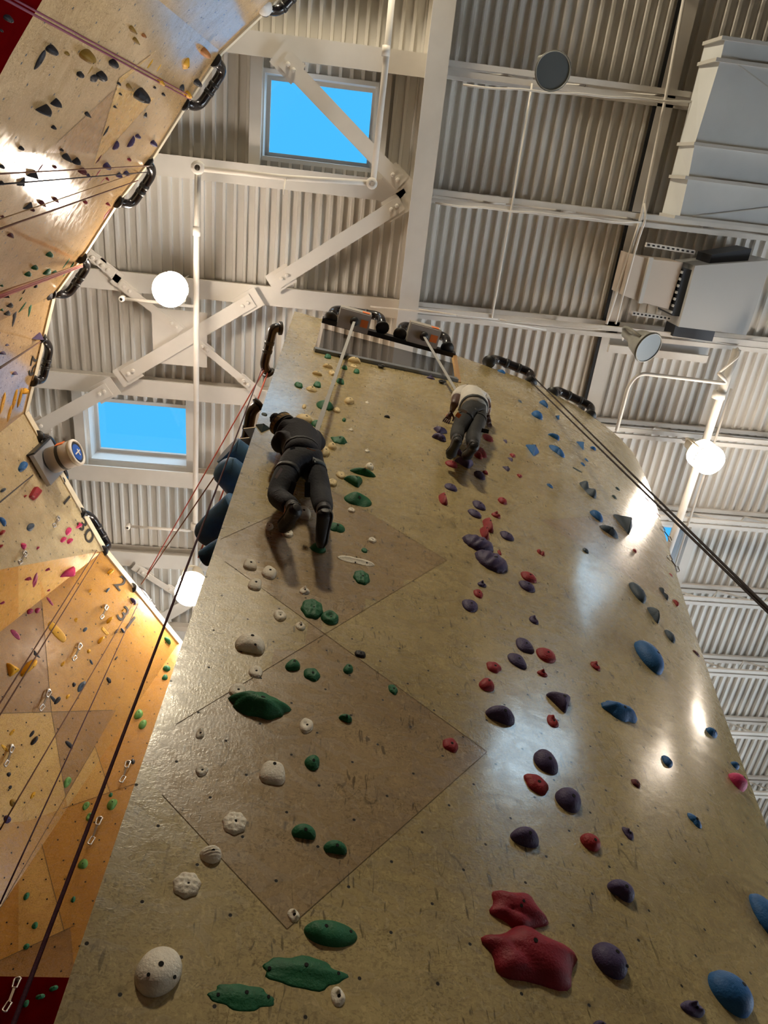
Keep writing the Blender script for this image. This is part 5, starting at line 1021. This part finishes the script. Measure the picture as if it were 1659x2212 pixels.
def hand(nodes, edges, pre, wrist, grip, n, side, s=1.0):
    """palm, four curled fingers and a thumb closing on the hold at `grip`; n = off the wall"""
    f = (grip - wrist); f.normalize(); up = Vector((0, 0, 1)); lat = (f.cross(n)).normalized() * side
    palm = wrist + f * .055 * s + n * .01; nodes[pre + 'palm'] = (palm, (.030 * s, .016 * s)); edges.append((pre + 'wrist', pre + 'palm'))
    kn = wrist + f * .085 * s; nodes[pre + 'kn'] = (kn, (.030 * s, .013 * s)); edges.append((pre + 'palm', pre + 'kn'))
    for i, (o, L_) in enumerate(((-.027, .062), (-.009, .072), (.009, .068), (.026, .054))):
        a = kn + lat * o * s + f * .012 * s; b = a + f * L_ * .5 * s + n * .006; c = b + (f * .45 - n * .9).normalized() * L_ * .35 * s; e = c + (-n).normalized() * L_ * .22 * s
        for q, (p, r) in enumerate(((a, .0088), (b, .008), (c, .0075), (e, .0062))):
            nodes['%sf%d%d' % (pre, i, q)] = (p, r * s)
        edges += [(pre + 'kn', '%sf%d0' % (pre, i))] + [('%sf%d%d' % (pre, i, q), '%sf%d%d' % (pre, i, q + 1)) for q in range(3)]
    a = palm - lat * .030 * s; b = a - lat * .022 * s + f * .02 * s; c = b + f * .026 * s - n * .012
    for q, (p, r) in enumerate(((a, .011), (b, .0095), (c, .008))): nodes['%st%d' % (pre, q)] = (p, r * s)
    edges += [(pre + 'palm', pre + 't0'), (pre + 't0', pre + 't1'), (pre + 't1', pre + 't2')]
def band(name, c, axis, h, material, parent, over, side, th=.0035):
    """a strap lying on the clothes: rays towards the limb's axis find the cloth, the strap sits on it"""
    ax = Vector(axis).normalized(); x = Vector(side) - ax * ax.dot(Vector(side)); x.normalize(); y = ax.cross(x); n = 36; m = MB(); V = []
    for z in (-h / 2, h / 2):
        hits = []
        for k in range(n):
            o = x * math.cos(k * 2 * math.pi / n) + y * math.sin(k * 2 * math.pi / n); best = 0
            for tr in over:
                q = tr.ray_cast(c + ax * z + o * .19, -o, .19)
                if q[0] is not None: best = max(best, .19 - q[3])
            hits.append((o, best))
        med = sorted(r for _, r in hits)[n // 2]
        hits = [(o, r if .5 * med < r < 1.6 * med else med) for o, r in hits]
        for e in (.001, th): V.append([c + ax * z + o * (r + e) for o, r in hits])
    R4 = [[m.bm.verts.new(p) for p in V[i]] for i in (0, 1, 3, 2)]
    for A, B in zip(R4, R4[1:] + R4[:1]):
        for k in range(n): m.bm.faces.new((A[k], A[(k + 1) % n], B[(k + 1) % n], B[k]))
    return m.build(name, material, parent, True)
def tree_of(o):
    me = o.data; M = world(o)
    return BVHTree.FromPolygons([M @ v.co for v in me.vertices], [list(p.vertices) for p in me.polygons])
def loft(name, path, rad, material, parent, flat=Vector((0, 0, 1)), n=18, steps=5):
    """rounded solid along a path; rad: (across, along `flat`) half sizes per point"""
    pts = []; 
    for i in range(len(path) - 1):
        p0, p1, p2, p3 = path[max(i - 1, 0)], path[i], path[i + 1], path[min(i + 2, len(path) - 1)]
        for k in range(steps):
            t = k / steps; q = .5 * ((2 * p1) + (p2 - p0) * t + (2 * p0 - 5 * p1 + 4 * p2 - p3) * t * t + (3 * p1 - p0 - 3 * p2 + p3) * t ** 3)
            ra = [rad[i][j] + (rad[i + 1][j] - rad[i][j]) * (3 * t * t - 2 * t ** 3) for j in (0, 1)]; pts.append((q, ra))
    pts.append((path[-1], rad[-1])); m = MB(); rings = []
    for i, (p, ra) in enumerate(pts):
        d = (pts[min(i + 1, len(pts) - 1)][0] - pts[max(i - 1, 0)][0]).normalized(); u = (flat - d * d.dot(flat)).normalized(); s = d.cross(u)
        rings.append([m.bm.verts.new(p + s * math.cos(k * 2 * math.pi / n) * ra[0] + u * math.sin(k * 2 * math.pi / n) * ra[1]) for k in range(n)])
    for A, B in zip(rings, rings[1:]):
        for k in range(n): m.bm.faces.new((A[k], A[(k + 1) % n], B[(k + 1) % n], B[k]))
    m.bm.faces.new(rings[0][::-1]); m.bm.faces.new(rings[-1])
    return m.build(name, material, parent, True)
NAVY = mat('navy_hoodie', lin(21, 22, 34), .85, vary=.2, vscale=20, bump=.3, bscale=90); JEANS = mat('dark_navy_trousers', lin(21, 25, 36), .85, vary=.2, vscale=25, bump=.35, bscale=70)
BLKCLOTH = mat('black_trousers', lin(26, 27, 28), .8, vary=.25, vscale=25, bump=.3, bscale=80); TEE = mat('white_tshirt', lin(205, 202, 196), .8, vary=.05, bump=.4, bscale=35)
SKIND = mat('dark_skin', lin(72, 42, 34), .5); SKINL = mat('light_skin', lin(190, 140, 115), .5); SHOE = mat('black_shoe', lin(30, 29, 32), .55, bump=.2); SOLE = mat('black_rubber_sole', lin(20, 20, 21), .5)
STRAPM = mat('black_harness_strap', lin(22, 24, 28), .6); STRAPG = mat('grey_harness_strap', lin(72, 82, 88), .6); HAIR = mat('black_hair', (.008, .007, .007), .6, bump=.5, bscale=150)
GOLD = mat('gold_knit', lin(142, 114, 66), .85, bump=.5, bscale=120); BEANIE = mat('dark_beanie_knit', lin(44, 38, 38), .9, bump=.6, bscale=120)
def climber(name, label, J, mats, sc_, hat):
    """J: joint -> (u, v, off the wall, radius)"""
    P = {k: near_wall(*v[:3]) for k, v in J.items()}; Rr = {k: v[3] for k, v in J.items()}
    if hat: P['pom'] = EYE + ray(J['pom'][0], J['pom'][1]) * ((P['head'] - EYE).length + .075)
    t = thing('person', label, 'person', tuple(P['pelvis']))
    top_m, leg_m, skin_m = mats; n = on_wall(J['pelvis'][0], J['pelvis'][1])[1]
    # body
    N = {}; E = []
    def add(k, p, r, a=None):
        N[k] = (p, r)
        if a: E.append((a, k))
    add('pelvis', P['pelvis'], Rr['pelvis'] * .86); add('waist', P['waist'], Rr['waist'] * .70, 'pelvis'); add('chest', P['chest'], Rr['chest'] * .86, 'waist'); add('neck', P['neck'], .045 * sc_, 'chest'); add('head', P['head'], Rr['head'], 'neck')
    ax = (P['head'] - P['neck']).normalized(); crown = P['head'] + ax * Rr['head'] * .75; add('crown', crown, Rr['head'] * .72, 'head')
    fw = (-n - ax * ax.dot(-n)).normalized(); sd = ax.cross(fw)
    add('brow', P['head'] + fw * Rr['head'] * .5, Rr['head'] * .55, 'head'); add('nose', P['head'] + fw * Rr['head'] * 1.12 - ax * .012, .013 * sc_, 'brow'); add('chin', P['head'] + fw * Rr['head'] * .55 - ax * Rr['head'] * .75, Rr['head'] * .35, 'head')
    for s in (-1, 1): add('ear%d' % s, P['head'] + sd * s * Rr['head'] * 1.02, (.012, .02), 'head')
    for s in 'LR':
        add(s + 'sh', P[s + 'sh'], Rr[s + 'sh'] * .8, 'chest'); add(s + 'el', P[s + 'el'], Rr[s + 'el'] * .8, s + 'sh'); add(s + 'wrist', P[s + 'wr'], .024 * sc_, s + 'el')
        q, n2 = on_wall(J[s + 'grip'][0], J[s + 'grip'][1]); hand(N, E, s, P[s + 'wr'], P[s + 'grip'], n2, 1 if s == 'L' else -1, sc_)
        add(s + 'hip', P[s + 'hip'], Rr[s + 'hip'] * .86, 'pelvis'); add(s + 'kn_', P[s + 'kn'], Rr[s + 'kn'] * .82, s + 'hip'); add(s + 'an', P[s + 'an'], Rr[s + 'an'] * .8, s + 'kn_'); add(s + 'ball', P[s + 'an'] + (P[s + 'toe'] - P[s + 'an']) * .7, .026 * sc_, s + 'an')
    skin('body', N, E, 'pelvis', skin_m, t)
    for s in (-1, 1):
        m = MB(); m.lathe([(0, -.011), (.008, -.008), (.011, 0), (.008, .008), (0, .011)], P['head'] + fw * Rr['head'] * .98 + sd * s * Rr['head'] * .38 + ax * .008, fw, 10); m.build('eye', mat('eye_white', (.7, .7, .7), .2), t, True)
    m = MB(); m.bar(P['head'] + fw * Rr['head'] * .93 - ax * Rr['head'] * .55 - sd * .018, P['head'] + fw * Rr['head'] * .93 - ax * Rr['head'] * .55 + sd * .018, .008, .006, fw); m.build('mouth', mat('lip', lin(120, 60, 55), .5), t)
    # clothes
    hood = hat is not None
    N = {}; E = []
    add('pelvis', P['pelvis'] + (P['waist'] - P['pelvis']) * .05, Rr['waist'] * 1.10); add('waist', P['waist'], Rr['waist'] * 1.02, 'pelvis'); add('chest', P['chest'], Rr['chest'], 'waist'); add('neck', P['chest'] + (P['neck'] - P['chest']) * .6, Rr['chest'] * .62, 'chest')
    for s in 'LR':
        add(s + 'sh', P[s + 'sh'], Rr[s + 'sh'], 'chest')
        if hood: add(s + 'el', P[s + 'el'], Rr[s + 'el'], s + 'sh'); add(s + 'wr', P[s + 'wr'], .032 * sc_, s + 'el')
        else: add(s + 'el', P[s + 'sh'] + (P[s + 'el'] - P[s + 'sh']) * .55, Rr[s + 'el'] * 1.25, s + 'sh')
    top_o = skin('hoodie' if hood else 'tshirt', N, E, 'waist', top_m, t)
    N = {}; E = []
    add('pelvis', P['pelvis'], Rr['pelvis']); add('waist', P['waist'] + (P['pelvis'] - P['waist']) * .35, Rr['waist'] * .97, 'pelvis')
    for s in 'LR':
        add(s + 'hip', P[s + 'hip'], Rr[s + 'hip'], 'pelvis'); add(s + 'th', (P[s + 'hip'] * .5 + P[s + 'kn'] * .5), (Rr[s + 'hip'] + Rr[s + 'kn']) * .5, s + 'hip'); add(s + 'kn', P[s + 'kn'], Rr[s + 'kn'], s + 'th'); add(s + 'sk', P[s + 'kn'] * .5 + P[s + 'an'] * .5, (Rr[s + 'kn'] + Rr[s + 'an']) * .52, s + 'kn'); add(s + 'an', P[s + 'an'], Rr[s + 'an'], s + 'sk')
    leg_o = skin('trousers', N, E, 'pelvis', leg_m, t)
    for s in 'LR':
        a, b = P[s + 'an'], P[s + 'toe']; h = P[s + 'heel']; w_ = Rr[s + 'toe']
        f = (b - h).normalized(); upf = (-n - f * f.dot(-n)).normalized()
        e0 = h - f * w_ * .55
        so = loft('shoe', [e0 - f * .004, e0, h, h * .62 + b * .38, h * .25 + b * .75, b * .97 + h * .03, b + f * .006], [(.004, .004), (w_ * .55, w_ * .6), (w_ * .86, w_ * .95), (w_ * .80, w_ * .85), (w_ * 1.05, w_ * .70), (w_ * .62, w_ * .45), (.006, .004)], SHOE, t, upf)
        loft('sole', [e0 - upf * w_ * .55, h - upf * w_ * .72, h * .62 + b * .38 - upf * w_ * .62, h * .25 + b * .75 - upf * w_ * .55, b - upf * w_ * .32], [(w_ * .45, .004), (w_ * .84, .009), (w_ * .74, .009), (w_ * 1.0, .009), (w_ * .5, .004)], SOLE, so if False else t, upf)
        loft('ankle_cuff', [a * .55 + h * .45, a, a + (P[s + 'kn'] - a).normalized() * .05], [(w_ * .85, w_ * .85), (w_ * .9, w_ * .9), (w_ * .95, w_ * .95)], SHOE, t, upf)
    if hood:
        ax2 = (P['pom'] - P['head']).normalized(); r0 = Rr['head'] * 1.22
        m = MB(); Ln = (P['head'] - P['neck']).dot(ax2); b0 = P['head'] - ax2 * Ln
        m.lathe([(r0 * .5, -.15), (r0 * 1.05, -.11), (r0 * 1.25, -.05), (r0 * 1.22, 0), (r0 * 1.14, Ln * .6), (r0 * 1.10, Ln), (r0 * 1.06, Ln + Rr['head'] * .12), (r0 * 1.0, Ln + Rr['head'] * .22), (r0 * .92, Ln + Rr['head'] * .18), (r0 * .5, Ln)], b0, ax2, 28)
        for v in m.bm.verts: v.co += n * .018 * math.sin(v.co.x * 40) * math.sin(v.co.z * 35)
        m.build('hood', top_m, t, True)
        L_ = (P['pom'] - P['head']).length; c = P['head']
        m = MB(); m.lathe([(r0 * .86, L_ * .25), (r0 * .88, L_ * .40), (r0 * .84, L_ * .62), (r0 * .72, L_ * .76), (r0 * .45, L_ * .86), (0, L_ * .9)], c, ax2, 30); be = m.build('beanie', BEANIE, t, True)
        m = MB(); m.lathe([(r0 * .885, L_ * .38), (r0 * .90, L_ * .42), (r0 * .89, L_ * .60), (r0 * .86, L_ * .64), (r0 * .84, L_ * .63)], c, ax2, 30); m.build('gold_band', GOLD, be, True)
        for z in (.37, .645): m = MB(); m.lathe([(r0 * .88, L_ * (z - .025)), (r0 * .915, L_ * (z - .02)), (r0 * .905, L_ * (z + .02)), (r0 * .85, L_ * (z + .025))], c, ax2, 30); m.build('stripe', STRAPM, be, True)
        m = MB(); bmesh.ops.create_icosphere(m.bm, subdivisions=4, radius=.042 * sc_); rq = random.Random(3)
        for v in m.bm.verts: v.co *= 1 + rq.uniform(-.14, .10)
        bmesh.ops.translate(m.bm, verts=m.bm.verts, vec=c + ax2 * (L_ * .98)); m.build('pompom', BEANIE, be)
        # dark lettering knitted round the band
        view = (EYE - c).normalized(); xx = (view - ax2 * view.dot(ax2)).normalized(); yy = ax2.cross(xx)
        for i, ch in enumerate('PIRATE'):
            cu = bpy.data.curves.new('letter', 'FONT'); cu.body = ch; cu.size = L_ * .24; cu.align_x = 'CENTER'; cu.align_y = 'CENTER'; tmp = bpy.data.objects.new('letter', cu); C.objects.link(tmp); bpy.context.view_layer.update()
            me = bpy.data.meshes.new_from_object(tmp.evaluated_get(bpy.context.evaluated_depsgraph_get())); bpy.data.objects.remove(tmp)
            a = (i - 2.5) * .34; o_ = xx * math.cos(a) + yy * math.sin(a); tn = ax2.cross(o_)
            M = Matrix(((tn.x, ax2.x, o_.x, 0), (tn.y, ax2.y, o_.y, 0), (tn.z, ax2.z, o_.z, 0), (0, 0, 0, 1))); me.transform(Matrix.Translation(c + ax2 * L_ * .51 + o_ * r0 * .905) @ M); me.transform(world(be).inverted()); link('letter', me, STRAPM, be)
    else:
        m = MB(); m.lathe([(Rr['head'] * 1.08, -.01), (Rr['head'] * 1.06, Rr['head'] * .5), (Rr['head'] * .8, Rr['head'] * 1.15), (Rr['head'] * .4, Rr['head'] * 1.45), (0, Rr['head'] * 1.52)], P['head'] - fw * .012, ax, 24); m.build('hair', HAIR, t, True)
    return t, P, Rr, n, [tree_of(top_o), tree_of(leg_o)]
# climber in the navy hoodie
J1 = dict(pelvis=(652, 1000, .20, .118), waist=(650, 968, .20, .118), chest=(644, 945, .19, .112), neck=(636, 939, .17, .05), head=(624, 930, .15, .068), pom=(595, 905, .09, .04),
          Lsh=(610, 950, .19, .070), Lel=(600, 966, .15, .052), Lwr=(612, 955, .08, .03), Lgrip=(616, 948, .03, 0), Rsh=(676, 945, .19, .075), Rel=(688, 962, .15, .055), Rwr=(676, 940, .07, .03), Rgrip=(673, 930, .03, 0),
          Lhip=(626, 1008, .19, .078), Lkn=(597, 1072, .13, .052), Lan=(632, 1096, .20, .045), Lheel=(638, 1102, .22, .04), Ltoe=(611, 1146, .07, .036),
          Rhip=(678, 1008, .18, .078), Rkn=(692, 1066, .14, .056), Ran=(700, 1102, .20, .046), Rheel=(702, 1112, .22, .04), Rtoe=(691, 1180, .06, .038))
c1, P1, R1, n1, O1 = climber('person', 'person in a navy hoodie and gold banded beanie climbing the left side, seen from below', J1, (NAVY, JEANS, SKINL), .82, True)
side1 = (P1['Rhip'] - P1['Lhip']).normalized()
band('harness_belt', P1['waist'] + (P1['pelvis'] - P1['waist']) * .35, P1['waist'] - P1['pelvis'], .022, STRAPM, c1, O1, side1)
for s, mt in (('L', STRAPM), ('R', STRAPG)):
    c = P1[s + 'hip'] * .78 + P1[s + 'kn'] * .22; band('leg_loop', c, P1[s + 'kn'] - P1[s + 'hip'], .028, mt, c1, O1[1:], side1)
def tag_at(name, u, v, off, w_, h_, material, parent, roll=0.0, th=.004):
    p = near_wall(u, v, off); f = (EYE - p).normalized(); up = (Vector((0, 0, 1)) - f * f.z).normalized(); rt = up.cross(f); a = math.cos(roll) * up + math.sin(roll) * rt
    m = MB(); m.bar(p - a * h_ / 2, p + a * h_ / 2, w_, th, f); return m.build(name, material, parent)
tag_at('white_tag', 602, 1022, .25, .014, .055, WHITE, c1, .35); tag_at('belt_buckle', 632, 968, .335, .012, .024, STRAPG, c1, 1.1)
tag_at('gear_loop', 630, 1058, .20, .026, .075, STRAPM, c1, .15, .01); tag_at('gear_loop', 664, 1058, .20, .026, .07, STRAPM, c1, -.1, .01); tag_at('hem_gap', 672, 971, .335, .006, .045, SKINL, c1, 1.75)
# climber in the white shirt
J2 = dict(pelvis=(1024, 890, .20, .118), waist=(1021, 866, .20, .120), chest=(1018, 852, .18, .112), neck=(1016, 850, .12, .05), head=(1018, 852, .075, .066),
          Lsh=(992, 851, .17, .068), Lel=(982, 872, .17, .044), Lwr=(976, 888, .08, .03), Lgrip=(970, 899, .045, 0), Rsh=(1043, 860, .17, .072), Rel=(1053, 882, .16, .044), Rwr=(1053, 894, .08, .03), Rgrip=(1055, 906, .045, 0),
          Lhip=(1009, 896, .20, .078), Lkn=(988, 932, .14, .054), Lan=(987, 948, .20, .046), Lheel=(989, 953, .21, .04), Ltoe=(970, 989, .07, .036),
          Rhip=(1036, 896, .19, .078), Rkn=(1022, 944, .14, .056), Ran=(1022, 960, .20, .046), Rheel=(1025, 965, .21, .04), Rtoe=(1004, 990, .07, .036))
c2, P2, R2, n2, O2 = climber('person', 'person in a white t-shirt and black trousers climbing near the wall top', J2, (TEE, BLKCLOTH, SKIND), .85, None)
side2 = (P2['Rhip'] - P2['Lhip']).normalized()
band('harness_belt', P2['waist'] + (P2['pelvis'] - P2['waist']) * .75, P2['waist'] - P2['pelvis'], .022, STRAPM, c2, O2, side2)
for s in 'LR': band('leg_loop', P2[s + 'hip'] * .7 + P2[s + 'kn'] * .3, P2[s + 'kn'] - P2[s + 'hip'], .028, STRAPM, c2, O2[1:], side2)
tag_at('grey_strap_tag', 999, 887, .34, .020, .062, STRAPG if False else mat('pale_grey_strap', lin(170, 172, 172), .6), c2, -.75); tag_at('orange_tag', 990, 897, .33, .030, .032, ORANGE, c2, -.5); tag_at('strap_end', 1048, 931, .25, .028, .05, STRAPM, c2, -.9, .01)
# straps from the belay devices down to the climbers
belay('grey belay device on the left tube over the notch', BEL1, bx, P1['Rsh'] + Vector((.01, 0, .03)), 'grey webbing strap running down to the climber in the hoodie')
belay('grey belay device on the right tube over the notch', BEL2, bx, P2['chest'] - n2 * .10 + Vector((-.02, 0, .05)), 'grey webbing strap running down to the climber in the white shirt')
